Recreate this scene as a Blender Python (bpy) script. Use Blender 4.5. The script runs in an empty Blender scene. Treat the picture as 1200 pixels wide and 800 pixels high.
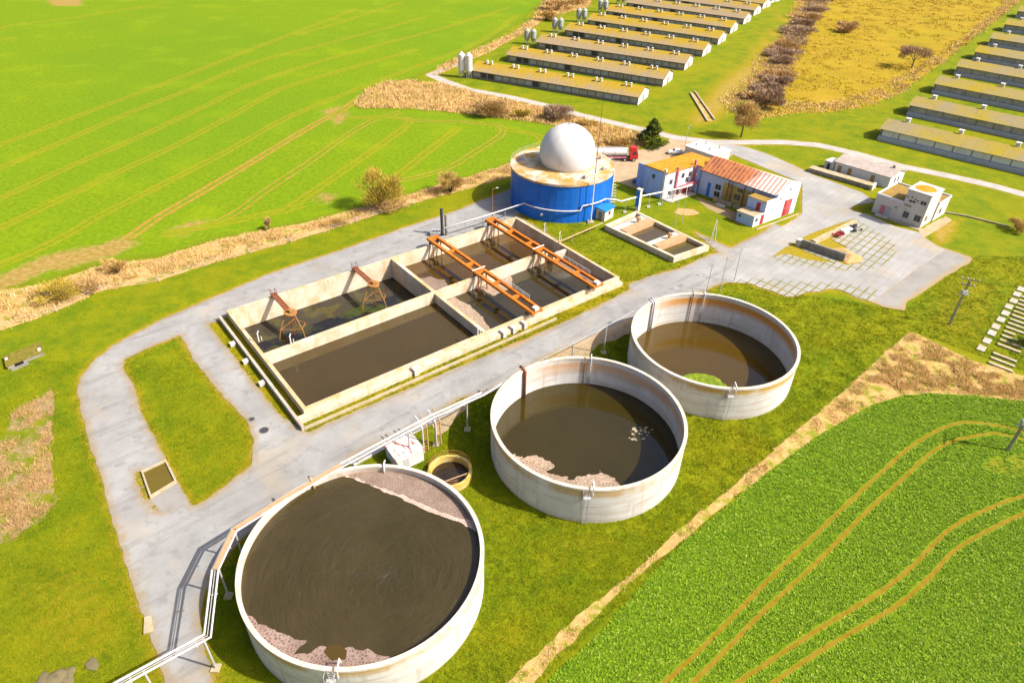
import bpy, math, random
import numpy as np
from mathutils import Matrix, Vector
random.seed(7); RNG = np.random.default_rng(11)
S = bpy.context.scene; C = S.collection
R = math.radians
# ------------------------------------------------------------------ camera (fitted) and ground survey helper
F, PITCH, ROLL, H = 801.572, R(36.0186), R(1.51387), 70.0
_f = np.array([0, math.cos(PITCH), -math.sin(PITCH)]); _r = np.array([1., 0, 0]); _u = np.cross(_r, _f)
_c, _s = math.cos(ROLL), math.sin(ROLL)
RIGHT, UP, FWD = _c*_r + _s*_u, -_s*_r + _c*_u, _f
def G(px, py, z=0.0):
    """surveyed plan position (x, y) of a feature of height z"""
    d = (px-600)/F*RIGHT + (400-py)/F*UP + FWD
    t = (z-H)/d[2]
    return np.array([d[0]*t, d[1]*t])
def GP(pts, z=0.0): return np.array([G(x, y, z) for x, y in pts])
cam = bpy.data.cameras.new('camera'); co = bpy.data.objects.new('camera', cam); C.objects.link(co)
co.matrix_world = Matrix(((RIGHT[0], UP[0], -FWD[0], 0), (RIGHT[1], UP[1], -FWD[1], 0), (RIGHT[2], UP[2], -FWD[2], H), (0, 0, 0, 1)))
cam.sensor_width = 36; cam.lens = F*36/1200; cam.clip_end = 9000; cam.clip_start = .5
S.camera = co
# ------------------------------------------------------------------ light
SUN_EL, SUN_AZ = R(44), R(-14.5)
sun = bpy.data.lights.new('sun', 'SUN'); sun.energy = 3.9; sun.angle = R(.53); sun.color = (1, .945, .86)
so = bpy.data.objects.new('sun', sun); C.objects.link(so)
sd = Vector((math.cos(SUN_EL)*math.cos(SUN_AZ), math.cos(SUN_EL)*math.sin(SUN_AZ), math.sin(SUN_EL)))
so.rotation_euler = sd.to_track_quat('Z', 'Y').to_euler(); so.location = (0, 0, 200)
W = bpy.data.worlds.new('World'); S.world = W; W.use_nodes = True
nt = W.node_tree; sky = nt.nodes.new('ShaderNodeTexSky'); sky.sky_type = 'NISHITA'; sky.sun_disc = False
sky.sun_elevation = SUN_EL; sky.sun_rotation = math.pi/2 - SUN_AZ
sky.air_density = .7; sky.dust_density = 4.0
bg = nt.nodes['Background']; bg.inputs[1].default_value = .11
nt.links.new(sky.outputs[0], bg.inputs[0])
S.view_settings.view_transform = 'Standard'; S.view_settings.look = 'None'; S.view_settings.gamma = 1
S.view_settings.exposure = 1.13
# ------------------------------------------------------------------ node helper
class N:
    def __init__(s, name, rough=.85, spec=.3):
        s.mat = bpy.data.materials.new(name); s.mat.use_nodes = True
        s.t = s.mat.node_tree; s.b = s.t.nodes['Principled BSDF']
        s.b.inputs['Roughness'].default_value = rough; s.b.inputs['Specular IOR Level'].default_value = spec
        s._p = None
    def n(s, k): return s.t.nodes.new(k)
    def set(s, sock, v):
        if isinstance(v, bpy.types.NodeSocket): s.t.links.new(v, sock)
        elif isinstance(v, (tuple, list)):
            sock.default_value = tuple(v) + ((1,) if len(v) == 3 and len(sock.default_value) == 4 else ())
        else: sock.default_value = v
    @property
    def pos(s):
        if s._p is None: s._p = s.n('ShaderNodeNewGeometry').outputs['Position']
        return s._p
    def obj(s): return s.n('ShaderNodeTexCoord').outputs['Object']
    def vmul(s, v, k):
        q = s.n('ShaderNodeVectorMath'); q.operation = 'MULTIPLY'; s.set(q.inputs[0], v); s.set(q.inputs[1], k); return q.outputs[0]
    def rotz(s, v, a):
        q = s.n('ShaderNodeVectorRotate'); q.rotation_type = 'Z_AXIS'; s.set(q.inputs['Vector'], v); q.inputs['Angle'].default_value = a; return q.outputs[0]
    def sep(s, v):
        q = s.n('ShaderNodeSeparateXYZ'); s.set(q.inputs[0], v); return q.outputs
    def noise(s, scale, detail=4, rough=.55, vec=None, dist=0):
        q = s.n('ShaderNodeTexNoise'); q.inputs['Scale'].default_value = scale; q.inputs['Detail'].default_value = detail
        q.inputs['Roughness'].default_value = rough; q.inputs['Distortion'].default_value = dist
        s.set(q.inputs['Vector'], vec if vec is not None else s.pos); return q.outputs[0]
    def voro(s, scale, vec=None, feature='DISTANCE_TO_EDGE'):
        q = s.n('ShaderNodeTexVoronoi'); q.feature = feature; q.inputs['Scale'].default_value = scale
        s.set(q.inputs['Vector'], vec if vec is not None else s.pos); return q.outputs['Distance']
    def ramp(s, f, stops):
        q = s.n('ShaderNodeValToRGB'); e = q.color_ramp.elements
        while len(e) < len(stops): e.new(.5)
        for i, (p, c) in enumerate(stops):
            e[i].position = p; e[i].color = (c, c, c, 1) if isinstance(c, (int, float)) else tuple(c)+(1,)
        s.set(q.inputs[0], f); return q.outputs[0]
    def step(s, f, a, b):
        q = s.n('ShaderNodeMapRange'); q.interpolation_type = 'SMOOTHSTEP'; s.set(q.inputs[0], f)
        q.inputs[1].default_value = a; q.inputs[2].default_value = b; return q.outputs[0]
    def mix(s, f, a, b):
        q = s.n('ShaderNodeMix'); q.data_type = 'RGBA'; s.set(q.inputs[0], f); s.set(q.inputs[6], a); s.set(q.inputs[7], b); return q.outputs[2]
    def m(s, op, a, b=0.0):
        q = s.n('ShaderNodeMath'); q.operation = op; s.set(q.inputs[0], a); s.set(q.inputs[1], b); return q.outputs[0]
    def attr(s, name):
        q = s.n('ShaderNodeAttribute'); q.attribute_name = name; return q.outputs['Fac']
    def bump(s, h, strength=.5, dist=.1):
        q = s.n('ShaderNodeBump'); q.inputs['Strength'].default_value = strength; q.inputs['Distance'].default_value = dist
        s.set(q.inputs['Height'], h); s.t.links.new(q.outputs[0], s.b.inputs['Normal'])
    def col(s, c): s.set(s.b.inputs['Base Color'], c); return s
def paint(name, c, rough=.6, var=.18, scale=1.2, dirt=(.16, .12, .07), dirtamt=.25, metal=0):
    n = N(name, rough)
    f = n.noise(scale, 5, .6); g = n.noise(.35, 4, .6, n.vmul(n.pos, (3, 3, .35)))
    dark = tuple(x*(1-var) for x in c)
    k = n.mix(n.ramp(f, [(.35, 0.), (.68, 1.)]), dark, c)
    k = n.mix(n.m('MULTIPLY', n.step(g, .5, .75), dirtamt), k, dirt)
    n.col(k); n.b.inputs['Metallic'].default_value = metal
    return n.mat
def concrete(name, c=(.42, .37, .30), stain=(.36, .2, .06), amt=.5, moss=None, bumpy=.25):
    n = N(name, .92, .2)
    f = n.noise(.7, 6, .65); g = n.noise(.5, 5, .6, n.vmul(n.pos, (1, 1, .22))); q = n.noise(9, 4, .6)
    k = n.mix(n.ramp(f, [(.3, 0.), (.7, 1.)]), tuple(x*.72 for x in c), tuple(min(.8, x*1.12) for x in c))
    k = n.mix(n.m('MULTIPLY', n.step(g, .48, .74), amt), k, stain)
    if moss: k = n.mix(n.m('MULTIPLY', n.step(n.noise(.9, 5, .7), .52, .66), .8), k, moss)
    k = n.mix(n.m('MULTIPLY', q, .35), k, tuple(x*.55 for x in c))
    n.col(k); n.bump(q, bumpy, .06)
    return n.mat
# ------------------------------------------------------------------ mesh builder
class MB:
    def __init__(s): s.v = []; s.f = []
    def add(s, vs, fs):
        o = len(s.v); s.v += [tuple(map(float, p)) for p in vs]; s.f += [tuple(i+o for i in f) for f in fs]; return s
    def prism(s, poly, z0, z1, top=None):
        n = len(poly); z1s = z1 if isinstance(z1, (list, tuple)) else [z1]*n
        vs = [(p[0], p[1], z0) for p in poly] + [(p[0], p[1], z) for p, z in zip(poly, z1s)]
        a = sum(poly[i][0]*poly[(i+1) % n][1]-poly[(i+1) % n][0]*poly[i][1] for i in range(n))
        fs = [tuple(range(n-1, -1, -1)), tuple(range(n, 2*n))] + [(i, (i+1) % n, n+(i+1) % n, n+i) for i in range(n)]
        if a < 0: fs = [tuple(reversed(f)) for f in fs]
        return s.add(vs, fs)
    def box(s, x0, x1, y0, y1, z0, z1): return s.prism([(x0, y0), (x1, y0), (x1, y1), (x0, y1)], z0, z1)
    def bar(s, a, b, w, h=None, up=(0, 0, 1)):
        """rectangular beam between two points"""
        h = h or w; a = Vector(a); b = Vector(b); d = (b-a).normalized(); u = Vector(up)
        if abs(d.dot(u)) > .98: u = Vector((1, 0, 0))
        x = d.cross(u).normalized()*w/2; y = x.cross(d).normalized()*h/2
        vs = [a-x-y, a+x-y, a+x+y, a-x+y, b-x-y, b+x-y, b+x+y, b-x+y]
        return s.add(vs, [(3, 2, 1, 0), (4, 5, 6, 7), (0, 1, 5, 4), (1, 2, 6, 5), (2, 3, 7, 6), (3, 0, 4, 7)])
    def tube(s, pts, r, n=8, r1=None, cap=True):
        pts = [Vector(p) for p in pts]; k = len(pts); o = []
        for i, p in enumerate(pts):
            d = (pts[min(i+1, k-1)]-pts[max(i-1, 0)]).normalized()
            u = Vector((0, 0, 1)) if abs(d.z) < .95 else Vector((1, 0, 0))
            x = d.cross(u).normalized(); y = x.cross(d)
            rr = r if r1 is None else r+(r1-r)*i/(k-1)
            o += [p+x*rr*math.cos(2*math.pi*j/n)+y*rr*math.sin(2*math.pi*j/n) for j in range(n)]
        fs = [(i*n+j, i*n+(j+1) % n, (i+1)*n+(j+1) % n, (i+1)*n+j) for i in range(k-1) for j in range(n)]
        if cap: fs += [tuple(range(n-1, -1, -1)), tuple(range((k-1)*n, k*n))]
        return s.add(o, fs)
    def lathe(s, cx, cy, prof, n=96, closed=False):
        """revolve (r, z) profile; closed joins last to first"""
        k = len(prof); o = []; fs = []
        for j in range(n):
            a = 2*math.pi*j/n
            o += [(cx+r*math.cos(a), cy+r*math.sin(a), z) for r, z in prof]
        for j in range(n):
            q = (j+1) % n
            for i in range(k if closed else k-1):
                i2 = (i+1) % k
                fs.append((j*k+i, q*k+i, q*k+i2, j*k+i2))
        return s.add(o, fs)
    def build(s, name, mat, parent=None, smooth=False, mats=None):
        me = bpy.data.meshes.new(name)
        off = parent.location if parent else (0, 0, 0)
        loc = (0, 0, 0)
        if parent is None:
            a = np.array(s.v); loc = ((a[:, 0].min()+a[:, 0].max())/2, (a[:, 1].min()+a[:, 1].max())/2, a[:, 2].min()); off = loc
        else:
            q = parent; off = Vector((0, 0, 0))
            while q: off = off+q.location; q = q.parent
        me.from_pydata([(p[0]-off[0], p[1]-off[1], p[2]-off[2]) for p in s.v], [], s.f)
        if smooth: me.shade_smooth()
        me.materials.append(mat); me.update()
        o = bpy.data.objects.new(name, me); C.objects.link(o); o.location = loc
        if parent: o.parent = parent
        return o
def tag(o, label=None, cat=None, group=None, kind=None):
    if label: o['label'] = label
    if cat: o['category'] = cat
    if group: o['group'] = group
    if kind: o['kind'] = kind
    return o
def thing(name, label, cat, loc, group=None):
    o = bpy.data.objects.new(name, None); C.objects.link(o); o.location = (loc[0], loc[1], loc[2] if len(loc) > 2 else 0)
    return tag(o, label, cat, group)
def copy_tree(o, parent=None):
    c = o.copy(); C.objects.link(c)
    if parent: c.parent = parent
    for ch in list(o.children): copy_tree(ch, c)
    return c
def npmesh(name, v, f, mat, attrs=None, kind=None, smooth=False):
    """v (n,3), f (m,k) arrays"""
    me = bpy.data.meshes.new(name); v = np.asarray(v, np.float32); f = np.asarray(f, np.int32); k = f.shape[1]
    me.vertices.add(len(v)); me.vertices.foreach_set('co', v.ravel())
    me.loops.add(f.size); me.loops.foreach_set('vertex_index', f.ravel())
    me.polygons.add(len(f)); me.polygons.foreach_set('loop_start', np.arange(0, f.size, k, dtype=np.int32))
    for an, av in (attrs or {}).items():
        a = me.attributes.new(an, 'FLOAT', 'POINT'); a.data.foreach_set('value', np.asarray(av, np.float32))
    me.materials.append(mat); me.update(calc_edges=True); me.validate()
    if smooth: me.shade_smooth()
    o = bpy.data.objects.new(name, me); C.objects.link(o)
    if kind: o['kind'] = kind
    return o
# ------------------------------------------------------------------ plan fields
def hash2(ix, iy, seed):
    h = (ix*374761393 + iy*668265263 + seed*974711) & 0x7fffffff
    h = ((h ^ (h >> 13))*1274126177) & 0x7fffffff
    return ((h ^ (h >> 16)) & 0xffff)/65535.0
def vnoise(x, y, seed=0):
    ix = np.floor(x).astype(np.int64); iy = np.floor(y).astype(np.int64); fx = x-ix; fy = y-iy
    fx = fx*fx*(3-2*fx); fy = fy*fy*(3-2*fy)
    a = hash2(ix, iy, seed); b = hash2(ix+1, iy, seed); c = hash2(ix, iy+1, seed); d = hash2(ix+1, iy+1, seed)
    return (a*(1-fx)+b*fx)*(1-fy)+(c*(1-fx)+d*fx)*fy
def fbm(x, y, scale, seed=0, oct=3):
    t = 0; w = 1; ws = 0
    for i in range(oct):
        t = t+w*vnoise(x/scale*2**i, y/scale*2**i, seed+i); ws += w; w *= .5
    return t/ws-.5
def psdf(poly):
    """signed distance to polygon, positive inside"""
    P = np.asarray(poly, float); Q = np.roll(P, -1, 0)
    def f(x, y):
        d = np.full(x.shape, 1e18); ins = np.zeros(x.shape, bool)
        for (ax, ay), (bx, by) in zip(P, Q):
            ex, ey = bx-ax, by-ay; wx, wy = x-ax, y-ay
            t = np.clip((wx*ex+wy*ey)/(ex*ex+ey*ey+1e-12), 0, 1)
            d = np.minimum(d, (wx-ex*t)**2+(wy-ey*t)**2)
            c = ((ay <= y) & (by > y)) | ((by <= y) & (ay > y))
            ins ^= c & (x < ax+(y-ay)/(ey if abs(ey) > 1e-12 else 1e-12)*ex)
        d = np.sqrt(d); return np.where(ins, d, -d)
    f.bb = (P[:, 0].min(), P[:, 0].max(), P[:, 1].min(), P[:, 1].max())
    return f
def lsdf(pts, w):
    P = np.asarray(pts, float)
    def f(x, y):
        d = np.full(x.shape, 1e18)
        for (ax, ay), (bx, by) in zip(P[:-1], P[1:]):
            ex, ey = bx-ax, by-ay; wx, wy = x-ax, y-ay
            t = np.clip((wx*ex+wy*ey)/(ex*ex+ey*ey+1e-12), 0, 1)
            d = np.minimum(d, (wx-ex*t)**2+(wy-ey*t)**2)
        return w-np.sqrt(d)
    f.bb = (P[:, 0].min()-w, P[:, 0].max()+w, P[:, 1].min()-w, P[:, 1].max()+w)
    return f
def union(*fs):
    def f(x, y): return np.max([g(x, y) for g in fs], 0)
    f.bb = (min(g.bb[0] for g in fs), max(g.bb[1] for g in fs), min(g.bb[2] for g in fs), max(g.bb[3] for g in fs)); return f
def minus(a, *bs):
    def f(x, y): return np.minimum(a(x, y), -np.max([b(x, y) for b in bs], 0))
    f.bb = a.bb; return f
def jit(fn, amp, scale, seed=3):
    def f(x, y): return fn(x, y)+amp*2*fbm(x, y, scale, seed)
    f.bb = fn.bb; return f
def catmull(pts, step=1.0):
    P = [np.array(p, float) for p in pts]; P = [2*P[0]-P[1]]+P+[2*P[-1]-P[-2]]; o = []
    for i in range(1, len(P)-2):
        n = max(2, int(np.linalg.norm(P[i+1]-P[i])/step))
        for k in range(n):
            t = k/n; a, b, c, d = P[i-1:i+3]
            o.append(.5*((2*b)+(-a+c)*t+(2*a-5*b+4*c-d)*t*t+(-a+3*b-3*c+d)*t**3))
    o.append(P[-2]); return np.array(o)
def march(fn, xs, ys, z, name, mat, attrs=None, kind='structure'):
    """sheet of the region fn>0 on the lattice xs x ys, edge cells clipped"""
    X, Y = np.meshgrid(xs, ys); Fv = fn(X, Y); nx = len(xs); ny = len(ys)
    px = list(X.ravel()); py = list(Y.ravel()); fv = Fv.ravel(); idx = np.arange(nx*ny).reshape(ny, nx)
    q = np.stack([idx[:-1, :-1], idx[:-1, 1:], idx[1:, 1:], idx[1:, :-1]], -1).reshape(-1, 4)
    s = fv[q] > 0; full = q[s.all(1)]; part = q[s.any(1) & ~s.all(1)]
    tris = [full[:, [0, 1, 2]], full[:, [0, 2, 3]]]; ex = {}; T = []; nb = nx*ny
    for cell in part:
        poly = []
        for i in range(4):
            a, b = int(cell[i]), int(cell[(i+1) % 4]); fa, fb = fv[a], fv[b]
            if fa > 0: poly.append(a)
            if (fa > 0) != (fb > 0):
                k = (min(a, b), max(a, b))
                if k not in ex:
                    t = fa/(fa-fb); ex[k] = nb; nb += 1
                    px.append(px[a]+(px[b]-px[a])*t); py.append(py[a]+(py[b]-py[a])*t)
                poly.append(ex[k])
        for i in range(1, len(poly)-1): T.append((poly[0], poly[i], poly[i+1]))
    f = np.concatenate(tris+([np.array(T)] if T else [])); px = np.array(px); py = np.array(py)
    used = np.unique(f); remap = np.full(len(px), -1); remap[used] = np.arange(len(used)); f = remap[f]
    px = px[used]; py = py[used]
    v = np.stack([px, py, np.full(len(px), z)], 1)
    at = {k: g(px, py) for k, g in (attrs or {}).items()}
    return npmesh(name, v, f, mat, at, kind)
def sheet(fn, cell, z, name, mat, attrs=None, kind='structure'):
    b = fn.bb; xs = np.arange(b[0]-2*cell, b[1]+3*cell, cell); ys = np.arange(b[2]-2*cell, b[3]+3*cell, cell)
    return march(fn, xs, ys, z, name, mat, attrs, kind)
def ribbon(pts, w, z, name, mat, step=1.2, wob=.12):
    P = catmull(pts, step); d = np.gradient(P, axis=0); d /= np.linalg.norm(d, axis=1)[:, None]+1e-9
    nrm = np.stack([-d[:, 1], d[:, 0]], 1); off = np.array([-1, -.5, 0, .5, 1])*w/2; ed = np.array([0, .6, 1, .6, 0])
    k = len(P); ww = 1+wob*4*fbm(P[:, 0], P[:, 1], 5, 5)
    v = (P[:, None]+nrm[:, None]*off[None, :, None]*ww[:, None, None]).reshape(-1, 2); v = np.c_[v, np.full(len(v), z)]
    f = [(i*5+j, i*5+j+1, i*5+j+6, i*5+j+5) for i in range(k-1) for j in range(4)]
    f = np.array(f)[:, ::-1]
    return npmesh(name, v, f, mat, {'edge': np.tile(ed, k)}, 'structure')
# ------------------------------------------------------------------ scatter
def sample(fn, n, mask=None):
    b = fn.bb; o = np.zeros((0, 2))
    A = (b[1]-b[0])*(b[3]-b[2])
    while len(o) < n:
        x = RNG.uniform(b[0], b[1], n*2); y = RNG.uniform(b[2], b[3], n*2); k = fn(x, y) > 0
        if mask is not None: k &= mask(x, y)
        o = np.concatenate([o, np.stack([x[k], y[k]], 1)])
    return o[:n]
def area(fn, m=60000):
    b = fn.bb; x = RNG.uniform(b[0], b[1], m); y = RNG.uniform(b[2], b[3], m)
    return (fn(x, y) > 0).mean()*(b[1]-b[0])*(b[3]-b[2])
def blades(P, name, mat, k=5, h=(.2, .4), w=.05, lean=.5, spread=.12, tint=None, z0=0.0, hs=None):
    n = len(P); N_ = n*k
    c = np.repeat(P, k, 0)+RNG.normal(0, spread, (N_, 2)); az = RNG.uniform(0, 2*np.pi, N_)
    hh = RNG.uniform(h[0], h[1], N_)
    if hs is not None: hh *= np.repeat(hs, k)
    ln = np.abs(RNG.normal(0, lean, N_))*hh; la = RNG.uniform(0, 2*np.pi, N_)
    dx, dy = np.cos(az)*w/2, np.sin(az)*w/2
    a = np.stack([c[:, 0]-dx, c[:, 1]-dy, np.full(N_, z0)], 1); b = np.stack([c[:, 0]+dx, c[:, 1]+dy, np.full(N_, z0)], 1)
    t = np.stack([c[:, 0]+np.cos(la)*ln, c[:, 1]+np.sin(la)*ln, z0+hh], 1)
    v = np.stack([a, b, t], 1).reshape(-1, 3); f = np.arange(N_*3).reshape(-1, 3)
    tn = RNG.uniform(0, 1, n) if tint is None else tint
    return npmesh(name, v, f, mat, {'tint': np.repeat(tn, k*3)}, 'stuff')
def leaves(P, name, mat, k=5, L=(.18, .32), w=.12, z0=.02):
    n = len(P); N_ = n*k; c = np.repeat(P, k, 0)
    az = np.tile(np.arange(k)*2*np.pi/k, n)+np.repeat(RNG.uniform(0, 6.3, n), k)+RNG.normal(0, .3, N_)
    l = RNG.uniform(L[0], L[1], N_)*np.repeat(RNG.uniform(.7, 1.25, n), k); el = RNG.uniform(.25, 1.0, N_); ww = w*l/.25
    d = np.stack([np.cos(az), np.sin(az)], 1); s_ = np.stack([-d[:, 1], d[:, 0]], 1)
    def pt(t, q, e): return np.concatenate([c+d*(l*t*np.cos(e))[:, None]+s_*(ww*q)[:, None], (z0+l*t*np.sin(e))[:, None]], 1)
    a = pt(.05, 0*l, el); b = pt(.6, .5+0*l, el); t = pt(1.0, 0*l, el*.7); e = pt(.6, -.5+0*l, el)
    v = np.stack([a, b, t, e], 1).reshape(-1, 3); f = np.arange(N_*4).reshape(-1, 4)
    return npmesh(name, v, f, mat, {'tint': np.repeat(RNG.uniform(0, 1, n), k*4)}, 'stuff')
# ================================================================== plan regions (surveyed corner by corner)
A38 = .675068; BO = np.array([-51.278, 101.386])
BU = np.array([math.cos(A38), math.sin(A38)]); BV = np.array([math.sin(A38), -math.cos(A38)])
def B(u, v): return BO+BU*u+BV*v
basin_poly = [B(.3, .3), B(65.7, .3), B(65.7, 32.7), B(.3, 32.7)]
hole = psdf(basin_poly)
road_outer = psdf(GP([(625, 210), (600, 221), (560, 236), (540, 245), (470, 268), (400, 293), (320, 319), (250, 348), (190, 374), (160, 389), (130, 406), (108, 424), (94, 442), (91, 460), (97, 488), (105, 520), (118, 560), (130, 600), (143, 645), (158, 690), (175, 740), (187, 775), (197, 810), (210, 860), (262, 860), (252, 800), (240, 765), (235, 730), (240, 695), (249, 674), (275, 640), (310, 607), (365, 572), (416, 533), (460, 512), (496, 493), (540, 466), (565, 461), (600, 443), (630, 424), (660, 410), (700, 396), (735, 378), (775, 362), (812, 350), (830, 339), (850, 331), (880, 330), (905, 300), (930, 270), (905, 262), (897, 271), (865, 286), (857, 291), (812, 271), (800, 275), (842, 297), (830, 299), (809, 309), (791, 316), (773, 320), (750, 328), (735, 333), (606, 252), (640, 240), (650, 215)]))
block = psdf([B(-3.6, 0), B(-2.9, 30), B(-1.2, 36.4), B(5, 36.2), B(44, 36.9), B(50, 36.9), B(66, 36), B(68.5, 33), B(66.2, -.2), B(0, -.2), B(-2.5, .3)])
lawn_mid = psdf(GP([(735, 333), (750, 328), (773, 320), (791, 316), (809, 309), (830, 299), (842, 296), (812, 271), (700, 230), (606, 252)]))
island = psdf(GP([(146, 421), (172, 409), (211, 393), (227, 421), (260, 464), (289, 493), (297, 517), (294, 545), (266, 568), (231, 592), (224, 592), (208, 565), (195, 539), (169, 490), (156, 452), (144, 431)]))
pitmoss = psdf(GP([(158, 553), (163, 551), (176, 584), (190, 600), (178, 596), (166, 580)]))
road_f = jit(minus(road_outer, block, island, lawn_mid, pitmoss), .30, 1.5)
yard_outer = psdf(GP([(850, 169), (872, 172), (900, 181), (930, 194), (955, 206), (975, 213), (1010, 226), (1026, 237), (1000, 241), (997, 247), (1018, 252), (1050, 266), (1078, 273), (1080, 277), (1101, 290), (1108, 293), (1070, 318), (1040, 341), (1020, 353), (1006, 350), (985, 340), (971, 338), (961, 342), (945, 342), (934, 347), (922, 348), (905, 341), (890, 337), (880, 332), (850, 331), (852, 320), (875, 285), (925, 262), (940, 250), (940, 215), (860, 182), (835, 175)]))
isle = psdf(GP([(900, 305), (919, 291), (947, 275), (983, 262), (1002, 256.5), (1017, 266), (1024, 270), (985, 296), (1010, 303), (1009, 309), (992, 311), (975, 308), (947, 305), (920, 297)]))
isle_pav = psdf(GP([(901, 304), (946, 276), (1003, 257), (1018, 266), (1043, 281), (1051, 291), (1046, 302), (1032, 312), (1013, 317), (975, 317), (947, 313), (916, 310)]))
low_pav = psdf(GP([(860, 329), (890, 326), (915, 328), (950, 331), (985, 331), (1020, 337), (1035, 343), (1020, 356), (934, 352), (860, 345)]))
yard_f = jit(minus(yard_outer, isle), .13, 1.1, 9)
apron_f = jit(psdf(GP([(1100, 289), (1140, 302), (1137, 308), (1110, 323), (1086, 340), (1063, 354), (1060, 364), (1037, 360.5), (1014, 352), (1040, 336)])), .22, 1.4, 21)
dirt_f = jit(psdf(GP([(600, 221), (640, 180), (700, 180), (736, 177.5), (770, 173), (782, 168.5), (784, 162), (797, 162), (830, 166), (860, 169), (872, 175), (850, 187), (800, 215), (758, 226), (740, 219), (722, 212), (700, 222), (625, 212)])), .3, 2, 33)
lane_pts = GP([(505, 88), (520, 95), (548, 105), (599, 114.5), (640, 124), (678, 134.6), (720, 144.5), (757, 153), (792, 161.5), (837, 167), (880, 167), (917, 166.8), (959, 170.2), (1002, 180), (1040, 190.5), (1058, 195.5), (1115, 207), (1160, 217), (1200, 228), (1260, 245)])
lane_f = jit(union(lsdf(lane_pts, 1.9), lsdf(GP([(505, 88), (522, 80), (545, 73)]), 1.6)), .2, 1.6, 41)
crop_f = jit(psdf(GP([(-160, -45), (-160, 395), (-60, 372), (0, 337), (53, 329), (120, 308), (187, 300), (240, 284), (293, 273), (360, 261), (415, 246), (470, 232), (520, 217), (560, 206), (604, 190), (640, 165), (648, 150), (640, 146), (590, 139), (540, 133), (480, 127.5), (420, 127), (418, 117), (440, 99), (470, 95), (510, 82), (545, 62), (580, 45), (615, 22), (632, 5), (660, -25), (680, -45)])), .5, 4, 51)
ditch_f = jit(psdf(GP([(-120, 430), (-120, 400), (0, 341), (53, 333), (120, 311), (187, 303), (240, 285), (293, 273), (360, 261), (415, 245), (470, 231), (520, 215), (560, 204), (600, 190), (612, 203), (543, 223), (501, 234), (438, 253), (380, 272), (320, 289), (240, 311), (187, 329), (120, 341), (67, 365), (0, 387)])), .5, 3, 61)
reed_top_f = jit(psdf(GP([(417, 122), (432, 104), (455, 96), (480, 95), (520, 98), (575, 113), (640, 127.5), (690, 141), (740, 154), (765, 160), (745, 176), (700, 176), (665, 150), (640, 145), (590, 138.5), (540, 132.5), (480, 127), (425, 127)])), .6, 4, 71)
bank_f = jit(psdf(GP([(505, 92), (515, 78), (560, 58), (600, 40), (624, 22), (634, 6), (650, -10), (700, -12), (690, 8), (655, 18), (640, 22), (620, 36), (570, 63), (535, 78)])), .6, 4, 73)
reed_near_f = jit(psdf(GP([(1068, 388), (1085, 396), (1109, 408), (1140, 422.5), (1200, 440), (1260, 456), (1260, 490), (1200, 470.5), (1140, 463), (1087, 461), (1056, 464), (1019, 476), (982, 496), (945, 520), (915, 543), (890, 560), (872, 573), (830, 608), (806, 627), (760, 664), (720, 697), (683, 738), (650, 770), (610, 815), (590, 805), (638, 757), (680, 719), (740, 674), (800, 617), (860, 569), (902, 531), (959, 484), (1001, 447), (1043, 407)])), .35, 1.8, 81)
mud_f = jit(psdf(GP([(485, 800), (1300, 800), (1300, 801), (485, 801)])), .1, 1)
beet_f = jit(psdf(GP([(615, 840), (644, 797), (659, 782), (710, 737), (746, 693), (806, 631), (860, 588), (902.5, 552), (945, 521), (982, 497), (1019, 477), (1055.5, 464.5), (1087, 461.5), (1140, 464), (1200, 471), (1330, 500), (1400, 900), (900, 1000), (600, 900)])), .22, 1.5, 91)
scrub_f = jit(psdf(GP([(866, 139), (880, 124), (872, 105), (889, 85), (893, 62), (917, 42), (926, 17), (934, -6), (945, -40), (1240, -40), (1197, 0), (1172, 20), (1143, 42), (1115, 65), (1087, 85), (1053, 110), (1019, 125), (973, 131), (931, 134), (888, 139)])), 1.2, 7, 101)
scrubedge_f = jit(psdf(GP([(866, 139), (845, 118), (862, 104), (878, 88), (893, 62), (920, 42), (930, 17), (936, -20), (985, -20), (965, 14), (942, 38), (928, 55), (915, 80), (902, 100), (915, 118), (960, 122), (1000, 113), (1040, 100), (1080, 76), (1130, 44), (1165, 15), (1190, -10), (1197, 0), (1172, 20), (1143, 42), (1115, 65), (1087, 85), (1053, 110), (1019, 125), (973, 131), (931, 134), (888, 139)])), 1.5, 7, 111)
wild_f = jit(psdf(GP([(-200, 700), (-100, 520), (0, 512), (20, 482), (45, 468), (62, 455), (64, 480), (58, 520), (66, 560), (68, 585), (48, 610), (15, 633), (0, 637), (-100, 700)])), .7, 3, 121)
sand_f = jit(psdf(GP([(974, 292), (989, 290.5), (1011, 302), (1009.5, 307.5), (992, 309.5), (981, 298)])), .25, 1, 131)
patch_f = jit(psdf(GP([(793, 244), (812, 245), (820, 250), (806, 253.5), (790, 250)])), .4, 1.2, 141)
# ================================================================== ground materials
def grass_colour(n):
    a = n.noise(.22, 6, .68); b = n.noise(1.1, 5, .65); c = n.noise(.045, 3, .5); d = n.noise(5.5, 4, .7)
    k = n.mix(n.ramp(a, [(.36, 0.), (.62, 1.)]), (.095, .145, .002), (.180, .190, .002))
    k = n.mix(n.m('MULTIPLY', n.step(b, .52, .7), .6), k, (.055, .10, .002))
    k = n.mix(n.m('MULTIPLY', n.step(c, .47, .62), .55), k, (.205, .19, .003))
    k = n.mix(n.m('MULTIPLY', n.step(d, .5, .75), .45), k, (.20, .185, .008))
    return k, d
n = N('meadow_grass', .95, .1); k, d = grass_colour(n)
k = n.mix(n.m('MULTIPLY', n.step(n.noise(.5, 6, .8), .56, .7), .5), k, (.055, .10, .002))
v_ = n.attr('verge'); vn = n.m('ADD', v_, n.m('MULTIPLY', n.m('SUBTRACT', n.noise(.9, 5, .7), .5), 1.5))
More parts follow.
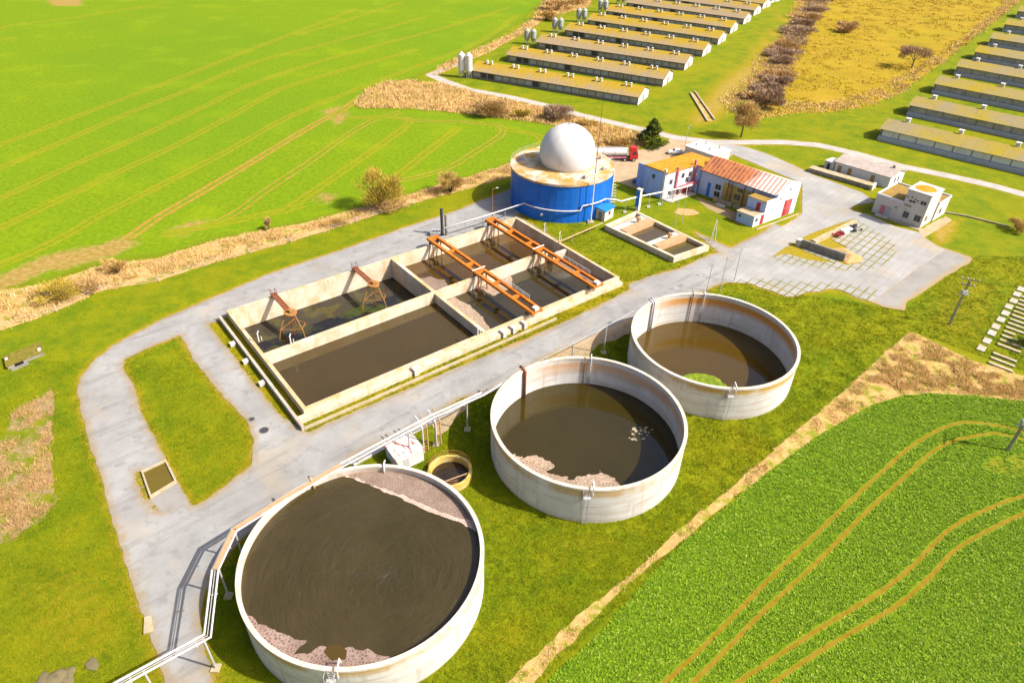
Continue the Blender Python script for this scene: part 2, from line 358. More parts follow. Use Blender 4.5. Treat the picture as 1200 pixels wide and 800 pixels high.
k = n.mix(n.m('MULTIPLY', n.step(vn, .35, .85), .85), k, (.25, .185, .008))
k = n.mix(n.m('MULTIPLY', n.step(vn, .82, 1.15), .7), k, (.34, .22, .07))
v2 = n.m('ADD', n.attr('moss'), n.m('MULTIPLY', n.m('SUBTRACT', n.noise(.7, 5, .7), .5), 1.3))
k = n.mix(n.m('MULTIPLY', n.step(v2, .4, .8), .8), k, n.mix(n.step(n.noise(2.3, 4), .45, .6), (.30, .215, .005), (.19, .17, .006)))
n.col(k); n.bump(n.noise(3.5, 6, .75), .8, .25); M_grass = n.mat
def crop_colour(n):
    a = n.noise(.06, 4, .6); b = n.noise(.9, 6, .8); c = n.noise(.012, 3, .5)
    k = n.mix(n.ramp(b, [(.35, 0.), (.66, 1.)]), (.085, .150, .002), (.165, .232, .002))
    k = n.mix(n.m('MULTIPLY', n.step(a, .5, .7), .35), k, (.21, .26, .003))
    k = n.mix(n.m('MULTIPLY', n.step(c, .46, .6), .3), k, (.08, .17, .005))
    return k
n = N('young_wheat', .95, .1); k = crop_colour(n)
e = n.m('ADD', n.attr('edge'), n.m('MULTIPLY', n.m('SUBTRACT', n.noise(.25, 5, .7), .5), 5))
k = n.mix(n.m('MULTIPLY', n.m('SUBTRACT', 1.0, n.step(e, .5, 2.6)), .7), k, (.125, .15, .004))
u = n.m('ADD', n.attr('mud'), n.m('MULTIPLY', n.m('SUBTRACT', n.noise(.5, 6, .7), .5), 2.2))
k = n.mix(n.m('MULTIPLY', n.step(u, .2, 1.3), .85), k, n.mix(n.step(n.noise(.9, 4), .4, .62), (.25, .15, .035), (.33, .20, .075)))
n.col(k); n.bump(n.noise(2.2, 4, .75), .5, .2); M_crop = n.mat
def track_mat(name, soil, soil2, crop=True, cover=.55):
    n = N(name, .95, .1)
    base = crop_colour(n) if crop else n.mix(n.step(n.noise(3, 4), .4, .6), (.10, .17, .005), (.16, .22, .008))
    f = n.m('ADD', n.attr('edge'), n.m('MULTIPLY', n.m('SUBTRACT', n.noise(.5 if crop else 2.2, 6, .8), .5), 2.8 if crop else 2.0))
    s_ = n.mix(n.step(n.noise(.8, 4), .4, .62), soil, soil2)
    n.col(n.mix(n.m('MULTIPLY', n.step(f, .1, 1.0), cover), base, s_)); n.bump(n.noise(4, 4, .7), .5, .1)
    return n.mat
M_trackc = track_mat('wheel_track_wheat', (.24, .185, .006), (.27, .19, .014), True, .6)
M_trackm = track_mat('wheel_track_worn', (.27, .155, .018), (.32, .18, .045), True, .95)
M_trackb = track_mat('wheel_track_beet', (.185, .105, .006), (.225, .13, .014), False, .95)
n = N('beet_soil', .95, .1)
n.col(n.mix(n.step(n.noise(2.2, 4, .7), .4, .65), (.075, .125, .004), (.12, .185, .005))); n.bump(n.noise(5, 3), .6, .15); M_soil = n.mat
n = N('dry_litter', .95, .1)
k = n.mix(n.ramp(n.noise(.5, 6, .7), [(.33, 0.), (.66, 1.)]), (.36, .21, .07), (.48, .31, .125))
k = n.mix(n.m('MULTIPLY', n.step(n.noise(.35, 5, .7), .50, .62), .85), k, (.13, .165, .004))
k = n.mix(n.m('MULTIPLY', n.step(n.noise(3, 5, .7), .55, .75), .35), k, (.15, .10, .04))
n.col(k); n.bump(n.noise(2.5, 6, .75), .45, .2); M_litter = n.mat
n = N('dry_scrub', .95, .1)
k = n.mix(n.ramp(n.noise(.07, 5, .65), [(.36, 0.), (.62, 1.)]), (.235, .165, .005), (.315, .205, .012))
k = n.mix(n.m('MULTIPLY', n.step(n.noise(.16, 6, .75), .5, .7), .5), k, (.23, .17, .008))
k = n.mix(n.m('MULTIPLY', n.step(n.noise(.55, 5, .75), .53, .68), .6), k, (.36, .25, .09))
k = n.mix(n.m('MULTIPLY', n.step(n.noise(.035, 3), .5, .62), .4), k, (.24, .2, .004))
n.col(k); n.bump(n.noise(.9, 6, .75), .6, .4); M_scrub = n.mat
n = N('road_concrete', .9, .25)
k = n.mix(n.ramp(n.noise(.12, 6, .65), [(.32, 0.), (.68, 1.)]), (.205, .20, .192), (.315, .307, .292))
k = n.mix(n.m('MULTIPLY', n.step(n.noise(.5, 5, .65), .52, .70), .6), k, (.15, .143, .132))
k = n.mix(n.m('MULTIPLY', n.step(n.noise(.06, 4, .6, None, 1.5), .52, .66), .4), k, (.33, .26, .16))
e = n.m('ADD', n.attr('edge'), n.m('MULTIPLY', n.m('SUBTRACT', n.noise(.8, 6, .75), .5), 3.4))
k = n.mix(n.m('MULTIPLY', n.m('SUBTRACT', 1.0, n.step(e, -.2, 1.3)), .85), k, (.25, .175, .075))
cr = n.voro(.16, n.vmul(n.pos, (1, 1, 1))); crk = n.m('ADD', cr, n.m('MULTIPLY', n.noise(2, 4), .03))
k = n.mix(n.m('MULTIPLY', n.m('SUBTRACT', 1.0, n.step(crk, .012, .03)), .14), k, (.13, .12, .11))
k = n.mix(n.m('MULTIPLY', n.noise(7, 4, .7), .3), k, (.19, .175, .155))
sw = n.m('ADD', n.attr('stain'), n.m('MULTIPLY', n.m('SUBTRACT', n.noise(.45, 6, .75), .5), 2.4))
k = n.mix(n.m('MULTIPLY', n.step(sw, .6, 1.2), .7), k, (.30, .165, .05))
lg = n.noise(.5, 5, .65, n.vmul(n.rotz(n.pos, R(-42)), (.12, 1.0, 1)))
k = n.mix(n.m('MULTIPLY', n.step(lg, .5, .68), .55), k, (.16, .15, .135))
k = n.mix(n.m('MULTIPLY', n.step(lg, .32, .46), 0.0), k, (.33, .31, .28))
n.col(k); n.bump(n.noise(12, 3), .15, .03); M_road = n.mat
n = N('yard_panels', .9, .25)
PAX, PAY = 1.5, 2.75
q = n.sep(n.rotz(n.pos, R(43)))
def cell_edge(c, size):
    f = n.m('FRACT', n.m('DIVIDE', c, size)); return n.m('MULTIPLY', n.m('MINIMUM', f, n.m('SUBTRACT', 1.0, f)), size)
cx_ = n.m('FLOOR', n.m('DIVIDE', q[0], PAX)); cy_ = n.m('FLOOR', n.m('DIVIDE', q[1], PAY))
jn = n.m('MINIMUM', cell_edge(q[0], PAX), cell_edge(q[1], PAY))
cid = n.n('ShaderNodeCombineXYZ'); n.set(cid.inputs[0], cx_); n.set(cid.inputs[1], cy_)
wn = n.n('ShaderNodeTexWhiteNoise'); wn.noise_dimensions = '2D'; n.set(wn.inputs['Vector'], cid.outputs[0])
k = n.mix(n.ramp(n.noise(.12, 5, .6), [(.35, 0.), (.65, 1.)]), (.235, .23, .22), (.32, .31, .295))
k = n.mix(n.m('MULTIPLY', wn.outputs['Value'], .28), k, (.22, .205, .18))
k = n.mix(n.m('MULTIPLY', n.step(n.noise(.07, 4, .65), .5, .66), .45), k, (.34, .25, .14))
gap = n.m('ADD', n.m('MULTIPLY', n.attr('gap'), .13), .04)
jj = n.m('ADD', jn, n.m('MULTIPLY', n.m('SUBTRACT', n.noise(1.6, 4, .7), .5), .14))
jm = n.m('LESS_THAN', jj, gap)
k = n.mix(n.m('MULTIPLY', jm, n.m('ADD', n.m('MULTIPLY', n.step(n.attr('gap'), .1, .5), .5), .42)), k, n.mix(n.step(n.noise(.5, 3), .4, .6), (.19, .165, .05), (.14, .135, .03)))
n.col(k); n.bump(n.noise(9, 3), .15, .03); M_yard = n.mat
n = N('apron_concrete', .9, .25)
k = n.mix(n.ramp(n.noise(.2, 5, .65), [(.35, 0.), (.66, 1.)]), (.20, .185, .165), (.26, .245, .22))
e = n.m('ADD', n.attr('edge'), n.m('MULTIPLY', n.m('SUBTRACT', n.noise(.6, 6, .75), .5), 3))
n.col(n.mix(n.m('MULTIPLY', n.m('SUBTRACT', 1.0, n.step(e, 0, 1.6)), .8), k, (.30, .2, .08))); M_apron = n.mat
n = N('sandy_dirt', .95, .1)
k = n.mix(n.ramp(n.noise(.18, 6, .7), [(.34, 0.), (.66, 1.)]), (.31, .215, .12), (.40, .30, .19))
n.col(n.mix(n.m('MULTIPLY', n.step(n.noise(.3, 5), .54, .7), .5), k, (.22, .15, .07))); M_dirt = n.mat
n = N('loose_sand', .95, .1)
n.col(n.mix(n.ramp(n.noise(1.2, 5, .7), [(.34, 0.), (.66, 1.)]), (.38, .22, .08), (.46, .29, .13))); n.bump(n.noise(2.5, 5), .8, .2); M_sand = n.mat
n = N('lane_gravel', .95, .2)
k = n.mix(n.ramp(n.noise(.3, 5, .65), [(.35, 0.), (.66, 1.)]), (.30, .275, .24), (.37, .345, .31))
n.col(k); M_lane = n.mat
# ================================================================== ground sheets
def grid_axis(a, b, step, far):
    m = list(np.arange(a, b+step, step)); s_ = step; lo = []; x = a
    while x > -far: s_ *= 1.35; x -= s_; lo.append(x)
    s_ = step; hi = []; x = m[-1]
    while x < far: s_ *= 1.35; x += s_; hi.append(x)
    return np.array(lo[::-1]+m+hi)
gx = grid_axis(-120, 150, 1.2, 4500); gy = grid_axis(20, 260, 1.2, 4500)
paved = union(road_outer, yard_outer)
paved2 = minus(paved, block, island, lawn_mid)
dryspots = [(psdf(GP([(800, 140), (835, 98), (870, 72), (896, 40), (925, 5), (930, 25), (905, 75), (878, 105), (862, 128), (840, 145), (815, 150)])), 9, 1.0), (psdf(GP([(745, 150), (790, 130), (830, 92), (868, 60), (890, 30), (900, 35), (860, 80), (820, 118), (790, 145)])), 7, .62),
  (psdf(GP([(1075, 350), (1120, 318), (1190, 330), (1180, 400), (1120, 410), (1085, 395)])), 9, .55), (psdf(GP([(0, 690), (60, 650), (130, 620), (165, 720), (180, 790), (20, 790)])), 8, .56), (psdf(GP([(620, 640), (720, 590), (700, 650), (620, 720)])), 5, .5), (psdf(GP([(980, 225), (1010, 228), (1018, 248), (990, 246)])), 3, .5), (psdf(GP([(1085, 262), (1130, 255), (1115, 285), (1095, 288)])), 3, 1.0), (psdf(GP([(690, 130), (760, 150), (770, 140), (720, 125)])), 6, .5)]
def verge(x, y):
    d = np.maximum(np.maximum(minus(road_outer, block, island, lawn_mid)(x, y), yard_outer(x, y)), lane_f(x, y))
    v = np.clip(1+d/1.9, 0, 1.2); w = np.zeros_like(v)
    for P_, s_, m_ in dryspots: w = np.maximum(w, np.clip(.5+P_(x, y)/s_, 0, 1)*m_)
    return np.maximum(v, w)
mossreg = union(psdf([B(-3.2, .2), B(-3, 33), B(-1, 36), B(66, 36), B(67.5, 33.2), B(67.2, 31)]), isle, pitmoss)
def moss(x, y): return np.clip(.75+mossreg(x, y)/1.5, 0, 1)
big = psdf([(-9000, -9000), (9000, -9000), (9000, 9000), (-9000, 9000)])
ground = march(minus(big, hole), gx, gy, 0.0, 'ground', M_grass, {'verge': verge, 'moss': moss})
tag(ground, 'patchy green and yellow meadow grass around the tanks', 'ground')
mudpoly = psdf(GP([(-20, 345), (0, 325), (35, 309), (67, 297), (112, 290), (149, 278), (160, 284), (128, 300), (80, 312), (40, 320), (0, 345)]))
mud2 = psdf(GP([(190, 272), (225, 258), (250, 258), (235, 272), (200, 280)]))
mud3 = psdf(GP([(370, 225), (395, 228), (390, 240), (372, 236)]))
mud4 = psdf(GP([(375, 130), (400, 122), (412, 138), (395, 150)])); mud5 = psdf(GP([(50, 0), (100, -2), (98, 8), (60, 8)]))
def mudv(x, y):
    d = np.maximum.reduce([mudpoly(x, y), mud2(x, y)-1.2, mud3(x, y)-1, mud4(x, y)-1.5, mud5(x, y)-2]); return np.clip(1+d/2.5, 0, 1.3)
o = sheet(crop_f, 2.5, .03, 'crop_field', M_crop, {'edge': crop_f, 'mud': mudv}); tag(o, 'bright green field of young wheat with faint tramlines', 'field')
o = sheet(ditch_f, 1.0, .04, 'ditch_strip', M_litter)
o = sheet(reed_top_f, 1.4, .04, 'reed_bed', M_litter); o = sheet(bank_f, 1.8, .04, 'reed_bank', M_litter)
n = N('golden_litter', .95, .1)
k = n.mix(n.ramp(n.noise(.6, 6, .7), [(.33, 0.), (.66, 1.)]), (.34, .21, .07), (.48, .31, .12))
k = n.mix(n.m('MULTIPLY', n.step(n.noise(.45, 6, .75), .47, .60), .9), k, (.15, .185, .004))
n.col(n.mix(n.m('MULTIPLY', n.step(n.noise(1.6, 5, .75), .56, .7), .5), k, (.24, .13, .035))); M_litter2 = n.mat
o = sheet(reed_near_f, .5, .04, 'reed_strip', M_litter2); n = N('weedy_ground', .95, .1); kg, _d = grass_colour(n)
kt = n.mix(n.ramp(n.noise(.9, 6, .75), [(.34, 0.), (.66, 1.)]), (.20, .135, .065), (.40, .27, .13))
kt = n.mix(n.step(n.noise(2.4, 5, .75), .5, .66), kt, (.12, .09, .05))
n.col(n.mix(n.step(n.noise(.28, 6, .7), .44, .58), kt, kg)); n.bump(n.noise(2.2, 6, .75), .8, .3); M_weed = n.mat
o = sheet(wild_f, .8, .04, 'weed_patch', M_weed)
o = sheet(scrub_f, 3, .035, 'scrub_field', M_scrub)
o = sheet(beet_f, .6, .05, 'beet_field', M_soil)
o = sheet(dirt_f, 1.0, .02, 'dirt_yard', M_dirt); o = sheet(lane_f, .8, .045, 'gravel_lane', M_lane)
stain_r = psdf(GP([(575, 408), (600, 392), (640, 378), (690, 350), (700, 352), (650, 385), (620, 402), (600, 410)]))
o = sheet(road_f, .55, .06, 'road', M_road, {'edge': road_f, 'stain': lambda x, y: np.clip(.6+stain_r(x, y)/3, -1, 1)})
verge_f = jit(psdf(GP([(598, 446), (640, 420), (700, 391), (738, 372), (748, 384), (722, 399), (702, 404), (692, 414), (690, 428), (640, 442)])), .35, 1.5, 77)
o = sheet(verge_f, .4, .066, 'dirt_verge', M_dirt)
o = sheet(jit(psdf(GP([(505, 492), (540, 474), (548, 478), (532, 492), (524, 504), (512, 510)])), .3, 1.2, 78), .35, .066, 'dirt_verge', M_dirt)
o = sheet(yard_f, .6, .07, 'concrete_yard', M_yard, {'gap': lambda x, y: np.clip(np.maximum(isle_pav(x, y), low_pav(x, y))/1.6+.38, 0, 1)*(.75+.5*vnoise(x/4, y/4, 3))})
o = sheet(minus(jit(isle_pav, .1, 1, 5), psdf(GP([(900, 305), (919, 291), (947, 275), (983, 262), (1002, 256.5), (1004, 266), (955, 290), (938, 292), (985, 311), (975, 318), (930, 318)])), psdf(GP([(955, 289), (975, 281), (992, 290), (1011, 301.5), (1010, 308), (990, 311), (975, 302)]))), .5, .075, 'paved_plot', M_yard, {'gap': lambda x, y: np.full(x.shape, .95)})
o = sheet(apron_f, .6, .065, 'concrete_apron', M_apron, {'edge': apron_f})
for pl_ in ([(812, 229), (840, 239), (870, 252), (868, 262), (850, 254), (828, 244)], [(1076, 270), (1108, 253), (1116, 258), (1090, 275), (1082, 279)], [(866, 287), (900, 273), (938, 254), (942, 258), (905, 279), (872, 291)]):
    sheet(jit(psdf(GP(pl_)), .35, 1.3, 79), .4, .022, 'dirt_verge', M_apron if pl_[0][0] == 812 else M_dirt, {'edge': lambda x, y: np.full(x.shape, .2)})
# sand heap: low mound of real relief
def sand_mound():
    b = sand_f.bb; xs = np.arange(b[0]-1, b[1]+1, .4); ys = np.arange(b[2]-1, b[3]+1, .4)
    o = march(sand_f, xs, ys, .09, 'sand_heap', M_sand)
    me = o.data
    for v in me.vertices:
        d = float(sand_f(np.array([v.co.x]), np.array([v.co.y]))[0])
        v.co.z = .085+min(.75, max(0, d)*.32)*(1+.8*float(fbm(np.array([v.co.x]), np.array([v.co.y]), .9, 3)[0]))
    me.shade_smooth(); return o
tag(sand_mound(), 'low heap of orange sand behind the grey block wall', 'sand heap')
o = sheet(patch_f, .4, .03, 'bare_patch', M_sand)
o = sheet(jit(psdf(GP([(176.5, 585), (208, 566), (222, 593), (214, 596), (190, 600)])), .1, 1), .4, .064, 'concrete_pad', M_apron, {'edge': lambda x, y: np.full(x.shape, 3.)})
# wheel tracks
def track(pts, w, mat, z=.038, pair=None): return ribbon(GP(pts), w, z, 'wheel_track', mat)
def tramline(pts, mat, gap=.9, w=1.7, z=.038):
    P = catmull(GP(pts), 3); d = np.gradient(P, axis=0); d /= np.linalg.norm(d, axis=1)[:, None]; nn = np.stack([-d[:, 1], d[:, 0]], 1)
    for s_ in (-1, 1): ribbon(P[::3]+nn[::3]*gap*s_, w, z+(.001*s_), 'wheel_track', mat)
tramline([(-60, 190), (0, 170), (187, 100), (290, 60), (420, 10)], M_trackc)
tramline([(-60, 222), (0, 197), (77, 165), (150, 133), (217, 107), (300, 73), (400, 47), (500, 20)], M_trackc)
tramline([(-60, 258), (0, 233), (87, 193), (160, 162), (233, 128), (300, 97), (400, 65), (520, 33), (600, 8)], M_trackc)
tramline([(-60, 292), (0, 267), (127, 207), (207, 170), (273, 135), (333, 103), (400, 83), (500, 55)], M_trackc)
tramline([(-20, 318), (13, 306), (67, 282), (103, 260), (183, 220), (267, 177), (333, 140), (400, 112), (470, 85), (560, 50), (610, 15)], M_trackc, z=.0395)
tramline([(149, 280), (177, 260), (233, 227), (300, 187), (367, 147), (400, 130), (425, 112)], M_trackm, z=.041)
tramline([(190, 275), (257, 260), (317, 220), (367, 187), (400, 163), (440, 140), (480, 128.5)], M_trackm, w=.8, z=.0425)
tramline([(190, 276), (283, 257), (340, 245), (385, 233)], M_trackc, z=.044)
tramline([(330, 250), (380, 216), (415, 192), (450, 167), (480, 144), (470, 138), (430, 138), (390, 140)], M_trackc, z=.0455)
tramline([(440, 222), (468, 204), (510, 171), (538, 150), (545, 146)], M_trackc, z=.047)
tramline([(440, 216), (475, 211), (525, 197), (557, 178), (587, 158), (591, 151), (574, 145.6), (530, 143), (492, 142), (470, 140)], M_trackm, w=.8, z=.0485)
tramline([(590, 151), (622, 156), (633, 163), (632, 170), (600, 182)], M_trackc, z=.05)
tramline([(-40, 60), (0, 33), (80, 22), (200, 3)], M_trackc); tramline([(-40, 62), (0, 47), (40, 42)], M_trackc)
tramline([(345, 42), (400, 26), (480, 0)], M_trackc)
beet_tracks = [[(760, 822), (782, 797), (830, 752), (900, 680), (945, 636.5), (985, 598), (1030, 556), (1070, 521.5), (1104, 502), (1132, 495), (1166, 498), (1194, 505), (1240, 522)],
 [(790, 822), (812, 800), (860, 752), (900, 711.5), (960, 656), (1016, 599), (1058, 561), (1087, 534), (1109, 520), (1132, 513), (1166, 508), (1200, 515)],
 [(840, 816), (900, 776), (969, 731), (1029, 695), (1068, 665), (1095, 636.5), (1122, 614), (1158, 596), (1200, 581), (1260, 570)],
 [(880, 818), (906, 800), (954, 767), (999, 740), (1050, 710), (1092, 674), (1116, 647), (1155, 623), (1200, 602), (1260, 585)]]
for t_ in beet_tracks: ribbon(GP(t_), .85, .056, 'wheel_track', M_trackb, .6)
bt_f = union(*[lsdf(catmull(GP(t_), 2), .36) for t_ in beet_tracks])
bare_f = jit(psdf(GP([(1046, 742), (1048, 718), (1062, 696), (1082, 693), (1092, 712), (1092, 740), (1066, 752)])), .5, .8, 7)
bare2_f = jit(psdf(GP([(1150, 545), (1160, 535), (1200, 530), (1240, 540), (1240, 560), (1170, 558)])), .5, .8, 8)
M_bare = track_mat('bare_beet_ground', (.15, .15, .006), (.17, .14, .008), False, .75)
for f_ in (bare2_f,): sheet(f_, .4, .054, 'bare_patch', M_bare, {'edge': lambda x, y: np.clip(f_(x, y)/.5, 0, 1)})
# a dry litter strip dividing lawn and beet, dark furrow
ribbon(GP([(600, 835), (662, 786), (716, 738), (752, 694), (812, 631), (865, 587), (908, 551)]), .3, .057, 'furrow', M_soil, .8)
# ================================================================== object materials
M_conc = concrete('weathered_concrete'); M_concw = concrete('pale_concrete', (.50, .465, .41), (.34, .22, .1), .35)
M_concy = concrete('mossy_concrete', (.42, .35, .23), (.36, .22, .05), .6, (.30, .22, .02))
M_concg = concrete('grey_concrete', (.24, .22, .18), (.12, .11, .06), .6)
def tank_wall_mat(name, band, moss, ctr=None):
    n = N(name, .85, .25); z = n.sep(n.pos)[2]
    lay = n.noise(.5, 4, .6, n.vmul(n.pos, (.25, .25, 3.5))); f = n.noise(.45, 6, .65); q = n.noise(7, 4)
    k = n.mix(n.ramp(f, [(.32, 0.), (.68, 1.)]), (.455, .43, .395), (.57, .55, .52))
    k = n.mix(n.m('MULTIPLY', n.step(lay, .48, .66), .7), k, (.40, .33, .25))
    st = n.noise(.9, 5, .65, n.vmul(n.pos, (1.3, 1.3, .12))); side = n.step(n.noise(.09, 4, .6), .30, .52)
    if ctr:
        dn = n.n('ShaderNodeVectorMath'); dn.operation = 'DOT_PRODUCT'; n.set(dn.inputs[0], n.pos); dn.inputs[1].default_value = (.62, .78, 0)
        side = n.step(n.m('ADD', n.m('SUBTRACT', dn.outputs['Value'], .62*ctr[0]+.78*ctr[1]), n.m('MULTIPLY', n.noise(.4, 5, .7), 4)), 3, 11)
    k = n.mix(n.m('MULTIPLY', n.step(st, .52, .68), .5), k, (.31, .255, .19))
    k = n.mix(n.m('MULTIPLY', n.m('MULTIPLY', n.step(z, 3.0, 4.6), n.m('SUBTRACT', 1.0, n.step(z, 5.1, 5.5))), n.m('MULTIPLY', side, band)), k, (.46, .19, .012))
    top = n.m('MULTIPLY', n.step(n.m('ADD', z, n.m('MULTIPLY', n.noise(1.3, 5, .7, n.vmul(n.pos, (1.6, 1.6, .15))), 1.5)), 5.0, 6.2), n.step(n.noise(.13, 3), .34, .5))
    k = n.mix(n.m('MULTIPLY', top, moss), k, (.38, .22, .02))
    k = n.mix(n.m('MULTIPLY', n.m('SUBTRACT', 1.0, n.step(n.m('ADD', z, n.noise(.9, 4)), .4, 1.3)), .5), k, (.34, .27, .14))
    k = n.mix(n.m('MULTIPLY', q, .22), k, (.3, .28, .25))
    n.col(k); n.bump(n.m('ADD', lay, n.m('MULTIPLY', q, .3)), .3, .06); return n.mat
M_tanks = [tank_wall_mat('tank_concrete', 0., .9), tank_wall_mat('tank_concrete_mid', .0, .75), tank_wall_mat('tank_concrete_far', .0, 1.0)]
M_tankins = [tank_wall_mat('tank_inner', .3, .1), tank_wall_mat('tank_inner_mid', .6, .1, (10.84, 70.78)), tank_wall_mat('tank_inner_far', 1.0, .1, (32.79, 90.83))]
n = N('rim_concrete', .85, .25); k = n.mix(n.ramp(n.noise(.8, 5, .65), [(.35, 0.), (.65, 1.)]), (.44, .37, .28), (.52, .475, .42))
n.col(n.mix(n.m('MULTIPLY', n.step(n.noise(2.2, 4), .54, .7), .6), k, (.38, .26, .08))); M_rim = n.mat
n = N('pit_concrete', .9, .2); k = n.mix(n.ramp(n.noise(.8, 5, .65), [(.35, 0.), (.65, 1.)]), (.44, .30, .04), (.48, .38, .17)); n.col(k); M_pit = n.mat
def liquid(name, c1, c2, sc=.15, rip=0.0, rings=None, rough=.05, patches=None):
    n = N(name, rough, .55); n.b.inputs['IOR'].default_value = 1.52
    k = n.mix(n.ramp(n.noise(sc, 5, .6), [(.35, 0.), (.65, 1.)]), c1, c2)
    if patches: k = n.mix(n.m('MULTIPLY', n.step(n.noise(patches[1], 5, .6), .5, .6), .85), k, patches[0])
    n.col(k)
    if rip:
        h = n.noise(.5, 3, .55, n.vmul(n.rotz(n.pos, R(25)), (.7, 2.2, 1)), 2.2)
        if rip > .5:                                              # stirred surface: ripples curl round the middle of the tank
            qs = n.sep(n.pos); X_ = n.m('SUBTRACT', qs[0], -13.0); Y_ = n.m('SUBTRACT', qs[1], 45.5)
            rr_ = n.m('SQRT', n.m('ADD', n.m('MULTIPLY', X_, X_), n.m('MULTIPLY', Y_, Y_))); cb_ = n.n('ShaderNodeCombineXYZ')
            n.set(cb_.inputs[0], n.m('MULTIPLY', rr_, 1.5)); n.set(cb_.inputs[1], n.m('MULTIPLY', n.m('ARCTAN2', Y_, X_), 3.2)); n.set(cb_.inputs[2], n.m('MULTIPLY', n.noise(.12, 2), 3.0))
            h = n.m('ADD', n.m('MULTIPLY', h, .5), n.noise(.8, 3, .55, cb_.outputs[0], .8))
        if rings:
            q = n.n('ShaderNodeTexWave'); q.wave_type = 'RINGS'; q.rings_direction = 'SPHERICAL'; q.inputs['Scale'].default_value = .28; q.inputs['Distortion'].default_value = 6
            q.inputs['Detail'].default_value = 3
            m_ = n.n('ShaderNodeMapping'); m_.inputs['Location'].default_value = (-rings[0], -rings[1], -rings[2]); n.set(m_.inputs[0], n.pos); n.set(q.inputs[0], m_.outputs[0])
            h = n.m('ADD', n.m('MULTIPLY', h, 1.0), n.m('MULTIPLY', q.outputs['Fac'], .55))
        n.bump(h, rip, .26 if rip > .5 else .1)
    return n.mat
M_blue = paint('blue_tank_paint', (.004, .118, .50), .45, .22, .35, (.03, .12, .36), .5)
M_blue2 = paint('blue_paint', (.008, .17, .50), .5)
n = N('tank_roof_deck', .8, .25); k = n.mix(n.ramp(n.noise(.35, 6, .65), [(.40, 0.), (.58, 1.)]), (.50, .45, .38), (.40, .22, .04))
n.col(n.mix(n.m('MULTIPLY', n.step(n.noise(.9, 5, .7), .55, .7), .6), k, (.30, .2, .1))); M_deck = n.mat
M_dome = paint('white_membrane', (.58, .55, .525), .5, .08, .25, (.42, .38, .33), .5)
n = N('orange_rust_steel', .75, .3); k = n.mix(n.ramp(n.noise(.9, 5, .7), [(.35, 0.), (.66, 1.)]), (.36, .095, .008), (.50, .165, .012))
n.col(n.mix(n.m('MULTIPLY', n.step(n.noise(2.5, 4), .55, .7), .5), k, (.25, .07, .015))); M_orange = n.mat
M_rust = paint('brown_rust_steel', (.22, .065, .025), .8, .35, 2); M_rusto = paint('rusty_legs', (.36, .16, .04), .8, .3, 2)
M_white = paint('white_paint', (.58, .55, .51), .55, .08, .8, (.4, .3, .2), .35)
M_pipe = paint('pale_pipe', (.52, .50, .50), .5, .12, .8, (.3, .22, .16), .4); M_pipet = paint('tan_cladding', (.44, .27, .14), .7, .2, 1.0)
M_steel = paint('galvanised_steel', (.40, .39, .38), .5, .2, 1.5); M_dark = paint('dark_steel', (.05, .05, .055), .5)
M_wallb = paint('light_blue_render', (.37, .455, .68), .8, .08, .5, (.2, .22, .3), .35)
M_wallw = paint('white_render', (.60, .585, .60), .8, .07, .5, (.42, .36, .3), .3)
M_wallk = paint('cream_render', (.52, .475, .42), .8, .08, .5, (.38, .28, .17), .35)
M_wallo = paint('ochre_stained_render', (.42, .29, .09), .85, .3, .6, (.3, .13, .03), .6)
M_roofy = paint('orange_lichen_roof', (.48, .22, .008), .9, .3, .45, (.40, .30, .06), .8)
M_roofm = paint('brown_moss_roof', (.30, .18, .04), .9, .3, .5, (.2, .16, .03), .7)
M_roofw = paint('white_roof_felt', (.54, .51, .48), .8, .12, .6)
M_red = paint('red_paint', (.34, .025, .03), .6, .2, 1.5, (.5, .3, .28), .5); M_pink = paint('faded_pink_paint', (.52, .16, .2), .7, .2, 1.2)
M_glass = N('dark_window_glass', .15, .5).col((.03, .035, .045)).mat
M_panel = paint('pale_panel', (.34, .335, .30), .6, .15, .8); M_panelw = paint('curtain_panel', (.62, .60, .54), .6, .1, .6)
M_paneld = paint('dim_panel', (.40, .37, .32), .6, .35, .5)
M_barnw = paint('dark_board_wall', (.25, .20, .17), .85, .35, .5, (.22, .16, .11), .6)
M_gable = paint('white_gable_render', (.52, .48, .44), .85, .15, .7, (.35, .27, .2), .5)
M_plinth = paint('bluegrey_plinth', (.36, .37, .40), .8, .12, .5)
def barn_roof_mat(name, c_moss, c_plain, c_dark):
    n = N(name, .9, .15); oi = n.n('ShaderNodeObjectInfo').outputs['Random']; ob = n.obj(); y = n.sep(ob)[1]
    up = n.m('SUBTRACT', 1.0, n.m('MULTIPLY', n.m('ABSOLUTE', n.m('SUBTRACT', y, 5.6)), .17))       # lichen thickest along the ridge
    sk = n.noise(.9, 5, .7, n.vmul(ob, (1.0, .16, .16))); big = n.noise(.08, 4, .6)
    a = n.m('ADD', n.m('ADD', n.m('MULTIPLY', up, .35), n.m('MULTIPLY', sk, .75)), n.m('ADD', n.m('MULTIPLY', big, .5), n.m('MULTIPLY', n.m('SUBTRACT', oi, .5), .3)))
    k = n.mix(n.step(a, .62, 1.02), c_plain, c_moss)
    k = n.mix(n.m('MULTIPLY', n.step(n.noise(1.7, 5, .7, n.vmul(ob, (1.0, .3, .3))), .5, .7), .55), k, c_dark)
    fr = n.m('FRACT', n.m('DIVIDE', n.sep(ob)[0], 1.6)); k = n.mix(n.m('MULTIPLY', n.m('LESS_THAN', fr, .07), .35), k, c_dark)
    n.col(k); return n.mat
M_barnroof = barn_roof_mat('mossy_sheet_roof', (.33, .215, .012), (.27, .20, .12), (.17, .125, .06))
